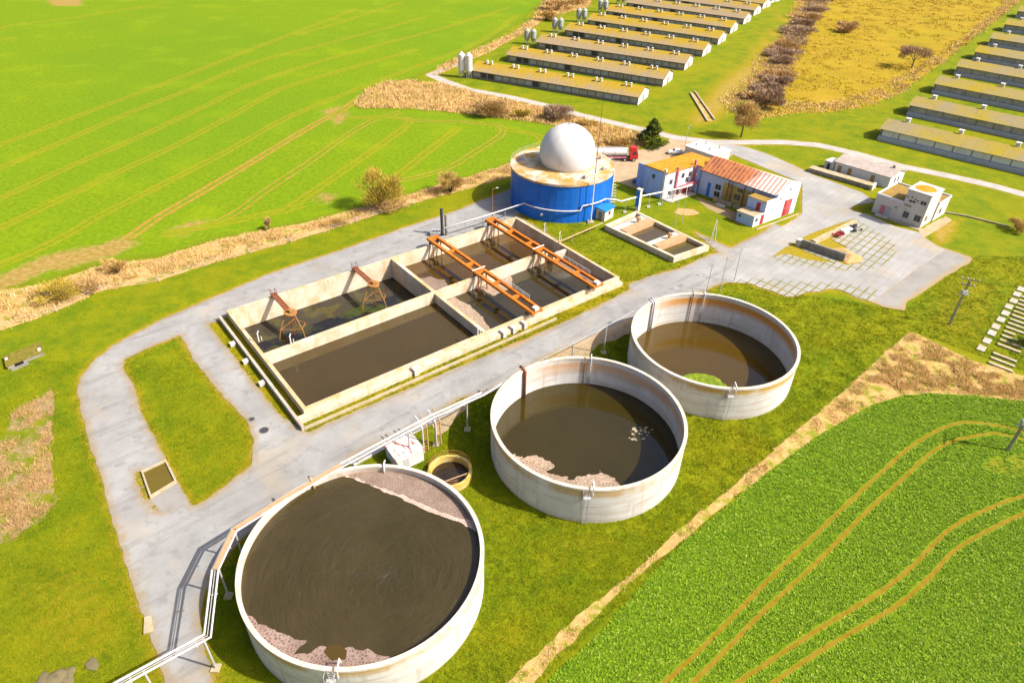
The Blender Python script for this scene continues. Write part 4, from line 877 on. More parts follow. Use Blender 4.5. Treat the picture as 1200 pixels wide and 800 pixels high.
# ------------------------------------------------------------------ small beds beside the lawn
SA, SB_, SC, SD = [G(x, y, 1.3) for x, y in ((708.5, 263.5), (790, 301.7), (831.5, 288), (746, 247))]
def sq(s_, t_): return SA+(SB_-SA)*s_+(SD-SA)*t_*(1-s_)+(SC-SB_)*t_*s_
t = thing('sludge_beds', 'low rectangular concrete sludge beds with slab walkways on the lawn', 'basin', tuple(sq(.5, .5))+(0,))
def srect(mb, s0, s1, t0, t1, z0, z1): return mb.prism([sq(s0, t0), sq(s1, t0), sq(s1, t1), sq(s0, t1)], z0, z1)
srect(MB(), 0, 1, 0, .07, -.1, 1.3).build('outer_wall', M_basin, t); srect(MB(), 0, 1, .93, 1, -.1, 1.3).build('outer_wall', M_basin, t)
srect(MB(), 0, .035, .0703, .9297, -.1, 1.3).build('outer_wall', M_basin, t); srect(MB(), .965, 1, .0703, .9297, -.1, 1.3).build('outer_wall', M_basin, t)
for s0, s1, mm, zz in ((.10, .2, M_concw, 1.2), (.2005, .3, M_pipet, 1.5), (.58, .67, M_concw, 1.2), (.6705, .75, M_pipet, 1.55)):
    srect(MB(), s0, s1, .0703, .9297, .2, zz).build('walkway', mm, t)
for s_, t_ in ((.16, .62), (.62, .58)):
    q = sq(s_+.04, t_); mb = MB(); mb.tube([(q[0], q[1], 1.2), (q[0], q[1], 2.6)], .35, 10); mb.box(q[0]-.5, q[0]+.5, q[1]-.3, q[1]+.3, 2.0, 2.4); mb.build('gearbox', M_pipet, t)
for s0, s1, mm, lb in ((.036, .1, M_foamw, 'dried brown sludge in the first bed'), (.30, .58, liquid('bed_water', (.06, .045, .012), (.075, .05, .03), .3), 'dark water in the middle bed'), (.75, .9645, liquid('bed_water_olive', (.06, .045, .006), (.07, .055, .01), .3), 'olive water in the bed nearest the road')):
    m_ = MB(); m_.add([tuple(sq(s0, .0705))+(.45,), tuple(sq(s1, .0705))+(.45,), tuple(sq(s1, .929))+(.45,), tuple(sq(s0, .929))+(.45,)], [(0, 1, 2, 3)])
    tag(m_.build('water', mm), lb, 'water', None, 'structure')
q = sq(1.03, .5)
for j_, (s_, t_) in enumerate(((.33, 1.12), (.02, 1.15))):
    pass
qa, qb = G(655, 283, 1.8), G(706, 264, .9)
t = thing('transfer_pipe', 'thin tan pipe over the lawn from the big basin to the small sludge beds', 'pipe', tuple(qa)+(0,))
MB().tube([(qa[0], qa[1], 1.7), (qb[0], qb[1], 1.5)], .13, 8).build('pipe', M_pipet, t)
for f_ in (.3, .7): q = qa+(qb-qa)*f_; MB().bar((q[0], q[1], 0), (q[0], q[1], 1.55), .1).build('support', M_conc, t)
# ------------------------------------------------------------------ pump house with blue roof
c0, c1, c2 = G(708, 260), G(696, 257), G(722, 252)
ex = (c2-c0); ey = (c1-c0)
t = thing('pump_house', 'tiny cream shed with a bright blue roof in front of the blue tank', 'shed', tuple(c0)+(0,))
ex = ex/np.linalg.norm(ex); ey = np.array([-ex[1], ex[0]]); ww, dd = 3.6, 3.0
def pp(a, b): return c0+ex*a+ey*b
MB().prism([pp(0, 0), pp(ww, 0), pp(ww, dd), pp(0, dd)], 0, [2.5, 2.5, 3.0, 3.0]).build('wall', M_wallk, t)
m_ = MB(); m_.prism([pp(-.3, -.35), pp(ww+.3, -.35), pp(ww+.3, dd+.3), pp(-.3, dd+.3)], 2.6, [2.72, 2.72, 3.22, 3.22]); 
vs = m_.v; m_.v = [(a, b, c if i > 3 else (2.6 if i in (0, 1) else 3.1)) for i, (a, b, c) in enumerate(vs)]
m_.build('roof', M_blue2, t)
m_ = MB(); m_.prism([pp(1.5, -.04), pp(2.2, -.04), pp(2.2, .0), pp(1.5, .0)], 1.2, 2.1); m_.build('window', M_glass, t)
m_ = MB(); m_.prism([pp(-.04, .8), pp(-.003, .8), pp(-.003, 1.7), pp(-.04, 1.7)], .05, 2.0); m_.build('door', M_concg, t)
# blue and white control pillar
q = G(743.5, 246)
t = thing('control_pillar', 'narrow pillar, blue on one side and white on the other, in front of the office', 'pillar', tuple(q)+(0,))
d1 = np.array([math.cos(R(-45)), math.sin(R(-45))]); d2 = np.array([-d1[1], d1[0]])
MB().prism([q, q+d1*1.0, q+d1*1.0+d2*.8, q+d2*.8], 0, 5.2).build('column', M_white, t)
MB().prism([q-d2*.05, q+d1*1.0-d2*.05, q+d1*1.0-d2*.003, q-d2*.003], 1.0, 5.0).build('blue_door', M_blue2, t)
MB().prism([q-d1*.15-d2*.15, q+d1*1.15-d2*.15, q+d1*1.15+d2*.95, q-d1*.15+d2*.95], 5.203, 5.4).build('cap', M_concw, t)
# ================================================================== buildings
class Frame:
    """plan frame with two (not quite square) axes"""
    def __init__(s, o, a1, a2): s.o = np.array(o, float); s.e1 = np.array([math.cos(R(a1)), math.sin(R(a1))]); s.e2 = np.array([math.cos(R(a2)), math.sin(R(a2))])
    def p(s, a, b): return s.o+s.e1*a+s.e2*b
    def p3(s, a, b, z): q = s.p(a, b); return (q[0], q[1], z)
    def rect(s, mb, a0, a1, b0, b1, z0, z1): return mb.prism([s.p(a0, b0), s.p(a1, b0), s.p(a1, b1), s.p(a0, b1)], z0, z1)
    def onb(s, mb, a0, a1, z0, z1, b, d=.06): return s.rect(mb, a0, a1, b-d, b-.004, z0, z1)       # panel proud of a wall facing -e2
    def ona(s, mb, b0, b1, z0, z1, a, d=.06): return s.rect(mb, a+.004, a+d, b0, b1, z0, z1)       # panel proud of a wall facing +e1
    def ona_(s, mb, b0, b1, z0, z1, a, d=.06): return s.rect(mb, a-d, a-.004, b0, b1, z0, z1)
def window_b(F_, par, a0, a1, z0, z1, b, name='window'):
    w = F_.onb(MB(), a0-.06, a1+.06, z0-.06, z1+.06, b, .05).build(name, M_conc, par)
    m_ = MB(); am = (a0+a1)/2
    F_.onb(m_, a0, am-.04, z0, z1, b-.05, .02); F_.onb(m_, am+.04, a1, z0, z1, b-.05, .02); m_.build('pane', M_glass, w); return w
def window_a(F_, par, b0, b1, z0, z1, a, name='window', frame=None):
    w = F_.ona(MB(), b0-.06, b1+.06, z0-.06, z1+.06, a, .05).build(name, frame or M_conc, par)
    m_ = MB(); bm = (b0+b1)/2
    F_.ona(m_, b0, bm-.04, z0, z1, a+.05, .02); F_.ona(m_, bm+.04, b1, z0, z1, a+.05, .02); m_.build('pane', M_glass, w); return w
HF = Frame((36.3, 157.4), -45.5, 35.5)
# office: a -6.3..0 , b 0..15.8 ; L piece a 0..1.7 , b 9.9..15.8 ; faces: -e1 is hidden, -e2 = light blue, +e1 = white
t = thing('office_building', 'two storey light blue and white office with flat orange lichen roof', 'building', tuple(HF.p(-3, 7))+(0,))
oh = 6.7
HF.rect(MB(), -6.3, 0, 0, 9.897, 0, oh).build('wall', M_wallw, t)
m_ = MB(); HF.onb(m_, -6.3, -.35, 0, oh-.1, 0, .05); m_.build('blue_front', M_wallb, t)
HF.rect(MB(), -6.3, 1.75, 9.9, 15.8, 0, oh).build('wall', M_wallw, t)
m_ = MB(); HF.onb(m_, .0, 1.75, 0, oh-.05, 9.9, .05); m_.build('blue_front', M_wallb, t)
HF.rect(MB(), -6.55, .3, -.3, 9.7, oh+.003, oh+.28).build('roof', M_roofy, t); HF.rect(MB(), -6.55, 1.95, 9.703, 16.1, oh+.003, oh+.28).build('roof', M_roofy, t)
m_ = MB(); HF.rect(m_, -.6, -.05, -.42, -.07, 0, oh+1.0); m_.build('corner_duct', M_white, t)
for b0, zt in ((3.2, oh+.9), (9.2, oh+1.5)):
    m_ = MB(); HF.rect(m_, .004, .42, b0, b0+.5, 2.2, zt); m_.build('red_pilaster', M_pink, t)
m_ = MB(); HF.rect(m_, .43, 1.7, 3.0, 9.6, 2.4, 2.62); HF.rect(m_, 1.6, 1.7, 3.0, 9.6, 2.623, 3.4); m_.build('balcony', M_pink, t)
for b0 in (3.2, 6, 9.2):
    m_ = MB(); HF.rect(m_, 1.5, 1.62, b0, b0+.12, 0, 2.397); m_.build('balcony_post', M_white, t)
for b0, z0 in ((1.3, 3.6), (5.3, 4.4), (7.8, 4.3), (1.3, .9), (7.0, 3.0)): window_a(HF, t, b0, b0+.9, z0, z0+1.1, 0)
window_b(HF, t, -4.1, -3.3, 4.4, 5.3, -.05); 
m_ = MB(); HF.onb(m_, -4.0, -3.4, 3.7, 4.1, -.05); m_.build('vent', M_steel, t)
m_ = MB(); HF.onb(m_, -5.6, -5.3, 2.6, 3.0, -.05); m_.build('vent', M_steel, t)
m_ = MB(); HF.ona(m_, 4.3, 5.6, .05, 2.2, 0); m_.build('door', M_red, t); m_ = MB(); HF.ona(m_, 6.4, 8.4, .3, 1.5, 0, .4); m_.build('red_cabinet', M_red, t)
m_ = MB(); HF.rect(m_, .1, 2.3, -.4, 9.0, -.1, .18); m_.build('doorstep', M_concw, t)
m_ = MB(); q = HF.p3(.85, 9.85, 4.7); m_.tube([q, tuple(np.array(q)-np.append(HF.e2*.25, 0))], .38, 14); m_.build('wall_lamp_disc', M_white, t)
t = thing('office_annex', 'low annex with yellow roof behind the office', 'building', tuple(HF.p(-9, 7))+(0,))
HF.rect(MB(), -10.2, -6.58, 2.0, 12.0, 0, 4.6).build('wall', M_wallb, t); HF.rect(MB(), -10.0, -6.6, 2.3, 11.7, 4.603, 4.7).build('roof', M_roofm, t)
m_ = MB(); HF.rect(m_, -10.2, -6.6, 1.8, 1.997, 0, 6.0); m_.build('parapet', M_wallb, t)
# hall with corrugated roof
n = N('rusted_corrugated_roof', .65, .35)
dn = n.n('ShaderNodeVectorMath'); dn.operation = 'DOT_PRODUCT'; n.set(dn.inputs[0], n.pos); dn.inputs[1].default_value = (HF.e1[0], HF.e1[1], 0); da = n.m('SUBTRACT', dn.outputs['Value'], float(HF.o@HF.e1))
st = n.m('FRACT', n.m('DIVIDE', da, 1.05)); nz = n.noise(.6, 5, .7); st2 = n.m('FRACT', n.m('DIVIDE', da, .35))
rust = n.mix(n.step(nz, .4, .62), (.22, .045, .012), (.40, .11, .02))
rust = n.mix(n.m('MULTIPLY', n.step(st, .55, .75), .6), rust, (.46, .24, .09))
wht = n.mix(n.m('MULTIPLY', n.m('SUBTRACT', 1.0, n.step(st, .2, .45)), .9), (.55, .51, .49), (.42, .15, .05))
f = n.m('ADD', da, n.m('MULTIPLY', n.m('SUBTRACT', n.noise(.35, 4, .6), .5), 14))
k = n.mix(n.step(f, 13.5, 21), rust, wht); n.col(k)
M_corr = n.mat
HW, HL = 8.05, 22.2; b0 = 9.9; eave, ridge, eav2 = 6.3, 8.6, 7.1; bm = b0+4.1
t = thing('machine_hall', 'long light blue hall with rusted corrugated roof and white gable', 'building', tuple(HF.p(12, 14))+(0,))
m_ = MB(); A = [HF.p3(1.78, b0, 0), HF.p3(HL, b0, 0), HF.p3(HL, b0+HW, 0), HF.p3(1.78, b0+HW, 0)]
T = [HF.p3(1.78, b0, eave), HF.p3(HL, b0, eave), HF.p3(HL, b0+HW, eav2), HF.p3(1.78, b0+HW, eav2), HF.p3(1.78, bm, ridge), HF.p3(HL, bm, ridge)]
m_.add(A+T, [(0, 1, 5, 4), (1, 2, 6, 9, 5), (2, 3, 7, 6), (3, 0, 4, 8, 7), (4, 5, 9, 8), (8, 9, 6, 7)]); m_.build('wall', M_wallb2, t)
m_ = MB(); pts_ = [HF.p3(HL, b0, 0), HF.p3(HL, b0+HW, 0), HF.p3(HL, b0+HW, eav2+.5), HF.p3(HL, bm, ridge+.35), HF.p3(HL, b0, eave+.2)]
d_ = np.append(HF.e1*.16, 0); p2_ = [tuple(np.array(p)+d_*.03) for p in pts_]; p3_ = [tuple(np.array(p)+d_) for p in pts_]
m_.add(p2_+p3_, [(4, 3, 2, 1, 0), (5, 6, 7, 8, 9)]+[(i, (i+1) % 5, 5+(i+1) % 5, 5+i) for i in range(5)]); m_.build('gable_wall', M_wallw, t)
def corr_roof(par):
    m_ = MB(); k = 128; L0, L1 = 1.5, HL-.003; ob = -.45
    rows = []
    for j in range(k+1):
        a = L0+(L1-L0)*j/k; dzz = .05*math.cos(j*math.pi/1.0)
        rows.append([HF.p3(a, b0+ob, eave-.12+dzz), HF.p3(a, bm, ridge+.12+dzz), HF.p3(a, b0+HW+.3, eav2+.05+dzz)])
    vs = [p for r_ in rows for p in r_]; fs = []
    for j in range(k):
        for i in range(2): fs.append((j*3+i, (j+1)*3+i, (j+1)*3+i+1, j*3+i+1))
    m_.add(vs, fs); m_.build('roof', M_corr, par)
corr_roof(t)
m_ = MB(); m_.bar(HF.p3(1.6, b0-.5, eave-.18), HF.p3(HL-.1, b0-.5, eave-.18), .14, .16); m_.build('gutter', M_dark, t)
m_ = MB(); HF.onb(m_, 8.4, 17.8, .0, 5.0, b0, .05); m_.build('stained_render', M_wallo, t)
m_ = MB(); HF.onb(m_, 4.2, 5.1, .1, 3.6, b0); m_.build('blue_door', M_blue2, t)
for a0, z0, z1, bb in ((6.4, .9, 2.1, b0), (6.4, 2.6, 3.9, b0), (12.3, 3.9, 4.7, b0-.05), (11.9, 1.8, 3.2, b0-.05), (15.2, 3.7, 4.5, b0-.05)): window_b(HF, t, a0, a0+1.5, z0, z1, bb)
for a0, mm in ((1.9, M_blue2), (9.9, M_rust), (10.9, M_rust), (14.2, M_rust), (16.4, M_rust)):
    m_ = MB(); m_.tube([HF.p3(a0, b0-.3, 0), HF.p3(a0, b0-.3, eave-.6), HF.p3(a0, b0-.1, eave-.4)], .1); m_.build('drainpipe', mm, t)
m_ = MB(); HF.rect(m_, 7.2, 12.2, b0-1.2, b0-.1, -.1, .9); m_.build('plinth', M_concy, t); m_ = MB(); HF.rect(m_, 12.6, 16.6, b0-1.0, b0-.1, -.1, .8); m_.build('plinth', M_concy, t)
m_ = MB(); HF.rect(m_, 9.2, 11.4, b0-2.9, b0-1.8, -.1, .35); m_.build('plinth', M_concw, t)
dr_ = HF.ona(MB(), 13.3, 16.0, .1, 4.1, HL+.16).build('red_door', M_red, t)
m_ = MB(); HF.ona(m_, 14.6, 14.7, .2, 4.0, HL+.22, .03); HF.ona(m_, 13.5, 15.8, 2.0, 2.1, HL+.22, .03); m_.build('door_bracing', M_pink, dr_)
m_ = MB(); HF.ona(m_, 14.1, 14.6, 6.6, 7.1, HL+.16, .2); m_.build('gable_lamp', M_steel, t); m_ = MB(); HF.ona(m_, 11.2, 11.6, 5.0, 5.4, HL+.16, .2); m_.build('gable_lamp', M_steel, t)
# tower annex and low shed flush with the gable
m_ = MB(); HF.rect(m_, HL-4.6, HL-.003, 6.4, 9.85, 0, 5.3); m_.build('tower_annex_wall', M_wallb, t)
m_ = MB(); HF.ona(m_, 6.4, 9.86, 0, 5.6, HL-.003, .14); m_.build('tower_annex_gable', M_wallw, t)
m_ = MB(); HF.rect(m_, HL-4.8, HL-.01, 6.2, 9.4, 5.303, 5.42); m_.build('tower_annex_roof', M_roofm, t)
m_ = MB(); HF.onb(m_, HL-2.2, HL-1.2, 2.7, 4.7, 6.4); m_.build('red_hatch', M_red, t)
m_ = MB(); HF.rect(m_, HL-4.3, HL-.003, 3.0, 6.33, 0, 2.6); m_.build('low_shed_wall', M_wallb, t)
m_ = MB(); HF.ona(m_, 3.0, 6.35, 0, 2.75, HL-.003, .14); m_.build('low_shed_gable', M_wallw, t)
m_ = MB(); HF.rect(m_, HL-4.5, HL-.01, 2.8, 6.3, 2.603, 2.72); m_.build('low_shed_roof', M_concy, t)
m_ = MB(); HF.ona(m_, 5.4, 6.5, .1, 2.4, HL+.14); m_.build('side_door', M_red, t)
window_a(HF, t, 3.6, 4.3, 1.2, 2.0, HL+.14); window_b(HF, t, HL-3.7, HL-3.2, 1.4, 2.0, 3.0)
m_ = MB(); m_.bar(HF.p3(HL+1.5, 2.6, .06), HF.p3(HL+1.5, 18, .06), .25, .3); o = m_.build('kerb', M_concy); tag(o, 'mossy low kerb in front of the white gable of the hall', 'kerb')
# white flat roof building behind
K0, K1, K2 = G(803.5, 171, 3.5), G(838, 183, 3.5), G(856, 176, 3.5); K3 = K0+(K2-K1)
t = thing('flat_roof_store', 'low building with white flat roof and four roof vents behind the hall', 'building', tuple((K0+K2)/2)+(0,))
MB().prism([K0, K1, K2, K3], 0, 3.3).build('wall', M_wallk, t); cc = (K0+K2)/2
MB().prism([cc+(p-cc)*1.05 for p in (K0, K1, K2, K3)], 3.303, 3.6).build('roof', M_roofw, t)
for s_, u_ in ((.2, .3), (.3, .75), (.65, .3), (.75, .75)):
    q = K0+(K1-K0)*s_+(K3-K0)*u_; m_ = MB(); m_.tube([(q[0], q[1], 3.6), (q[0], q[1], 4.2)], .18); m_.tube([(q[0]-.3, q[1], 4.3), (q[0]+.3, q[1], 4.3)], .16); m_.build('roof_vent', M_steel, t)
for s_ in (.15, .4, .65):
    a = K0+(K1-K0)*s_; b = K0+(K1-K0)*(s_+.12); nn = -(K3-K0)/np.linalg.norm(K3-K0)
    MB().prism([a+nn*.05, b+nn*.05, b+nn*.004, a+nn*.004], 1.2, 2.2).build('window', M_glass, t)
# storage building
SF = Frame((85.6, 177.9), -44.6, 40); SL, SW = 14.5, 7.6
t = thing('storage_building', 'long low white store with pale pitched roof and three tan doors', 'building', tuple(SF.p(7, 4))+(0,))
m_ = MB(); A = [SF.p3(0, 0, 0), SF.p3(SL, 0, 0), SF.p3(SL, SW, 0), SF.p3(0, SW, 0)]; T = [SF.p3(0, 0, 3.0), SF.p3(SL, 0, 3.0), SF.p3(SL, SW, 3.0), SF.p3(0, SW, 3.0), SF.p3(0, SW/2, 4.1), SF.p3(SL, SW/2, 4.1)]
m_.add(A+T, [(0, 1, 5, 4), (1, 2, 6, 9, 5), (2, 3, 7, 6), (3, 0, 4, 8, 7), (4, 5, 9, 8), (8, 9, 6, 7)]); m_.build('wall', M_wallw, t)
m_ = MB(); e_ = .35
for (bA, zA, bB, zB) in ((-e_, 2.93, SW/2, 4.16), (SW/2, 4.16, SW+e_, 2.93)):
    m_.add([SF.p3(-e_, bA, zA), SF.p3(SL+e_, bA, zA), SF.p3(SL+e_, bB, zB), SF.p3(-e_, bB, zB)]+[SF.p3(-e_, bA, zA+.14), SF.p3(SL+e_, bA, zA+.14), SF.p3(SL+e_, bB, zB+.14), SF.p3(-e_, bB, zB+.14)], [(3, 2, 1, 0), (4, 5, 6, 7), (0, 1, 5, 4), (1, 2, 6, 5), (2, 3, 7, 6), (3, 0, 4, 7)])
m_.build('roof', paint('pale_fibre_roof', (.42, .35, .30), .85, .18, .6, (.3, .2, .12), .5), t)
M_tan = paint('tan_door', (.36, .22, .08), .8, .2, 1)
for a0 in (.9, 3.6, 9.7): SF.onb(MB(), a0, a0+1.0, .1, 2.3, 0).build('tan_door', M_tan, t)
window_a(SF, t, 2.6, 3.2, .9, 2.2, SL); window_a(SF, t, 4.4, 5.0, .9, 2.2, SL)
m_ = MB(); SF.rect(m_, 12.6, 13.3, SW/2-.1, SW/2+.6, 3.8, 4.9); m_.build('chimney', M_concy, t)
t = thing('small_block_shed', 'small flat grey block shed against the left end of the long store', 'shed', tuple(SF.p(-2, 2))+(0,))
SF.rect(MB(), -3.0, -.38, .3, 3.8, 0, 2.3).build('wall', M_wallk, t); SF.rect(MB(), -3.1, -.36, .2, 3.9, 2.303, 2.45).build('roof', M_roofw, t); SF.onb(MB(), -2.2, -1.4, .1, 1.9, .3).build('door', M_dark, t)
RF = Frame(G(950, 203), -42.5, 47)
t = thing('loading_platform', 'low concrete loading platform in front of the long store', 'platform', tuple(RF.p(7, 1))+(0,))
RF.rect(MB(), -1, 15.5, .3, 2.8, -.1, 1.15).build('platform_body', M_concy, t)
for k_ in range(9): RF.onb(MB(), -.8+k_*1.8, .55+k_*1.8, .15, .9, .3, .12).build('facing_slab', M_concg, t)
RF.rect(MB(), 15.503, 16.1, .0, 2.8, -.1, 1.4).build('end_wall', M_concw, t)
# control building
KF = Frame((85.9, 153.4), -48.2, 42); KL = 11.45
t = thing('control_building', 'cream control building with a square tower and brown flat roofs', 'building', tuple(KF.p(6, 5))+(0,))
KF.rect(MB(), 0, 6.2, 0, 10.5, 0, 4.5).build('wall', M_wallk, t)
KF.rect(MB(), 6.203, KL, 0, 6.3, 0, 7.9).build('tower_wall', M_wallk, t)
KF.rect(MB(), 6.203, KL+.3, 6.303, 13.2, 0, 4.3).build('wall', M_wallk, t)
KF.rect(MB(), .2, 6.15, .2, 10.3, 4.503, 4.6).build('roof', M_roofm, t); m_ = MB()
KF.rect(m_, -.1, 6.2, -.1, .19, 4.503, 4.9); KF.rect(m_, -.1, .19, .2, 10.3, 4.503, 4.9); KF.rect(m_, -.1, 6.2, 10.31, 10.6, 4.503, 4.9); m_.build('parapet', M_wallw, t)
KF.rect(MB(), 6.4, KL+.2, 6.5, 13.0, 4.303, 4.4).build('roof', M_roofm, t); m_ = MB(); KF.rect(m_, 6.3, KL+.45, 13.01, 13.3, 4.303, 4.7); KF.rect(m_, KL+.21, KL+.45, 6.4, 13.0, 4.303, 4.7); m_.build('parapet', M_wallw, t)
KF.rect(MB(), 6.0, KL+.2, -.2, 6.5, 7.903, 8.1).build('tower_roof', M_roofw, t); m_ = MB(); q = KF.p(8.8, 3.0); m_.lathe(q[0], q[1], [(2.3, 8.103), (2.2, 8.16), (0.01, 8.18)], 24); m_.build('moss_patch', M_roofy, t)
for a0, z0, w_, h_ in ((7.0, 1.4, 1.2, 1.4), (9.6, 1.4, 1.3, 1.4), (9.7, 5.5, 1.2, .75), (7.2, 5.3, 1.4, .4)): window_b(KF, t, a0, a0+w_, z0, z0+h_, 0)
for a0, z0 in ((6.6, 6.2), (7.6, 6.4), (8.4, 6.2), (6.7, 4.3), (7.3, 4.3), (7.9, 4.3), (5.0, 3.0), (9.0, 6.0)):
    m_ = MB(); q = np.array(KF.p3(a0, 0, z0)); m_.tube([tuple(q), tuple(q-np.append(KF.e2*.12, 0))], .17, 10); m_.build('vent', M_dark, t)
w = KF.onb(MB(), 1.7, 2.8, .1, 2.5, 0, .08).build('red_door', M_pink, t); KF.onb(MB(), 2.85, 4.1, .1, 2.5, 0, .08).build('grey_gate', M_steel, t)
KF.rect(MB(), 1.4, 4.4, -1.4, -.02, -.1, .3).build('doorstep', M_concw, t); KF.rect(MB(), 4.5, KL+.6, -1.2, -.03, -.1, .12).build('skirting_slab', M_concy, t)
window_a(KF, t, 1.4, 2.4, 1.4, 2.6, KL); window_a(KF, t, 8.6, 9.6, 1.4, 2.5, KL+.3)
m_ = MB(); m_.bar(tuple(G(1107, 249.5))+(.2,), tuple(G(1132, 254))+(.2,), .3, .4); m_.bar(tuple(G(1132, 254))+(.2,), tuple(G(1184, 267))+(.2,), .25, .4); tag(m_.build('low_wall', M_concy), 'low tan wall running right from the control building', 'wall')
# grey block wall, yellow wall and litter in the yard island
GF = Frame(G(938, 289.7), -40.6, 49.4)
t = thing('block_wall', 'dark grey block wall in the paved island of the yard', 'wall', tuple(GF.p(4.5, .5))+(0,))
for k_ in range(6): GF.rect(MB(), k_*1.56+.02, k_*1.56+1.54, 0, .8, -.1, 1.55+(.05 if k_ % 2 else 0)).build('block', M_concg, t)
GF.rect(MB(), .0, 9.36, .15, .65, 1.61, 1.75).build('coping', M_concg, t)
m_ = MB(); q = GF.p(-.7, .5); m_.tube([(q[0], q[1], 0), (q[0], q[1], 1.5)], .7, 14); o = m_.build('concrete_ring', M_concw); tag(o, 'white concrete ring at the left end of the grey block wall', 'ring')
o = MB().prism([G(950, 284), G(955, 286.5), G(1004, 262.5), G(1000, 260)], -.1, .7).build('edge_wall', M_concy); tag(o, 'long low yellow mossy wall in the yard island', 'wall')
for i_, (px, py, mm, nm, lb) in enumerate(((979, 277, M_red, 'scrap_pile', 'small red scrap heap by the yellow wall'), (1000, 268.5, M_dark, 'scrap_pile', 'dark scrap heap at the end of the yellow wall'))):
    q = G(px, py); m_ = MB()
    for j in range(9):
        a = q+RNG.normal(0, .7, 2); b = a+RNG.normal(0, .8, 2); m_.bar((a[0], a[1], RNG.uniform(.1, .6)), (b[0], b[1], RNG.uniform(.1, .9)), .35)
    tag(m_.build(nm, mm), lb, 'scrap')
q0, q1 = G(986, 274), G(996, 270); m_ = MB(); m_.bar((q0[0], q0[1], .45), (q1[0], q1[1], .45), 1.2, .7); m_.bar((q0[0]+.3, q0[1]-.6, .4), (q1[0]-.5, q1[1]-.7, .5), .4, .5); tag(m_.build('white_crate', M_white), 'white crate lying by the yellow wall', 'crate')
# ------------------------------------------------------------------ shed, frames and pipeline along the road
rf0, rf1, rf2 = G(458, 526, 2.6), G(466, 540, 2.2), G(496, 526, 2.2)
ex = (rf2-rf1); Ls = np.linalg.norm(ex); ex = ex/Ls; ey = np.array([-ex[1], ex[0]]); Ws = 3.6
t = thing('valve_shed', 'small white shed with red streaked roof beside the front tank', 'shed', tuple(rf1)+(0,))
pv = lambda a, b: rf1+ex*a+ey*b
MB().prism([pv(0, 0), pv(Ls, 0), pv(Ls, Ws), pv(0, Ws)], 0, [2.0, 2.0, 2.4, 2.4]).build('wall', M_white, t)
n = N('streaked_roof', .7, .3); qn = n.noise(1.3, 4, .6, n.vmul(n.rotz(n.pos, R(-40)), (2.2, .5, 1))); n.col(n.mix(n.step(qn, .54, .62), (.50, .44, .40), (.42, .08, .04)))
m_ = MB(); m_.prism([pv(-.2, -.2), pv(Ls+.2, -.2), pv(Ls+.2, Ws+.2), pv(-.2, Ws+.2)], 0, 1); m_.v = [(a, b, (1.99 if i in (0, 1) else 2.44) if i < 4 else (2.1 if i in (4, 5) else 2.56)) for i, (a, b, c) in enumerate(m_.v)]; m_.build('roof', n.mat, t)
MB().prism([pv(.8, -.05), pv(1.7, -.05), pv(1.7, -.004), pv(.8, -.004)], .05, 1.8).build('door', M_steel, t)
PL = [G(px, py, 5.8) for px, py in ((60, 848), (140, 800.5), (243, 744.5), (252, 668), (274.5, 620.5), (325, 589), (400, 545), (506, 488), (566, 461), (615, 431.5), (705, 385.5), (743, 364))]
t = thing('pipe_bridge', 'long overhead pipe bridge on slim posts winding past the round tanks beside the road', 'pipeline', tuple(PL[2])+(0,))
def off(P_, d):
    o = []; P_ = [np.array(p) for p in P_]
    for i, p in enumerate(P_):
        a = P_[i]-P_[i-1] if i else P_[1]-P_[0]; b = P_[i+1]-P_[i] if i < len(P_)-1 else a
        a = a/np.linalg.norm(a); b = b/np.linalg.norm(b); nn = np.array([-(a+b)[1], (a+b)[0]]); nn = nn/np.linalg.norm(nn); o.append(p+nn*d/max(.5, nn@np.array([-a[1], a[0]])))
    return o
for d_, r_, mm, k_ in ((-.33, .12, M_pipe, 10), (.0, .05, M_steel, 12), (.33, .13, M_pipe, 9)):
    MB().tube([(p[0], p[1], 5.8+(.02 if d_ == 0 else 0)) for p in off(PL, d_)[:k_]], r_, 8).build('pipe', mm, t, False)
m_ = MB(); q4 = [(p[0], p[1], 5.98) for p in PL[3:7]]
for a, b in zip(q4[:-1], q4[1:]): m_.bar(a, b, .5, .08)
m_.build('walkway_deck', M_pipet, t)
def along(P_, s_):
    for a, b in zip(P_[:-1], P_[1:]):
        l = np.linalg.norm(b-a)
        if s_ <= l: return a+(b-a)*s_/l, (b-a)/l
        s_ -= l
    return P_[-1], (P_[-1]-P_[-2])/np.linalg.norm(P_[-1]-P_[-2])
tot = sum(np.linalg.norm(b-a) for a, b in zip(PL[:-1], PL[1:]))
for s_ in np.arange(0.6, tot, 1.5):
    pass
m_ = MB()
for s_ in np.arange(.6, tot-24, 6.0):
    q, d_ = along(PL, s_); nn = np.array([-d_[1], d_[0]]); m_.bar((q[0]-nn[0]*.5, q[1]-nn[1]*.5, 5.62), (q[0]+nn[0]*.5, q[1]+nn[1]*.5, 5.62), .12)
m_.build('cross_beams', M_steel, t)
for px, py in ((168, 786), (238, 748), (255, 663), (274.5, 621), (478, 503), (509, 487), (547, 470), (640, 418), (672, 402), (711, 382)):
    q = G(px, py, 5.6); mb = MB(); mb.tube([(q[0], q[1], 0), (q[0], q[1], 5.6)], .11, 8); mb.build('support_post', M_steel, t)
    mb = MB(); mb.box(q[0]-.45, q[0]+.45, q[1]-.45, q[1]+.45, -.1, .22); mb.build('footing', M_concy, t)
P2 = [np.array(p) for p in PL[7:12]]                              # low pale trough under the bridge along the verge
t2 = thing('pipe_trench', 'pale covered pipe trench along the road verge near the middle tank', 'trench', tuple(G(480, 505))+(0,))
Tr = [G(380, 578), G(414, 545), G(497, 500), G(545, 474), G(600, 445), G(640, 424)]
m_ = MB()
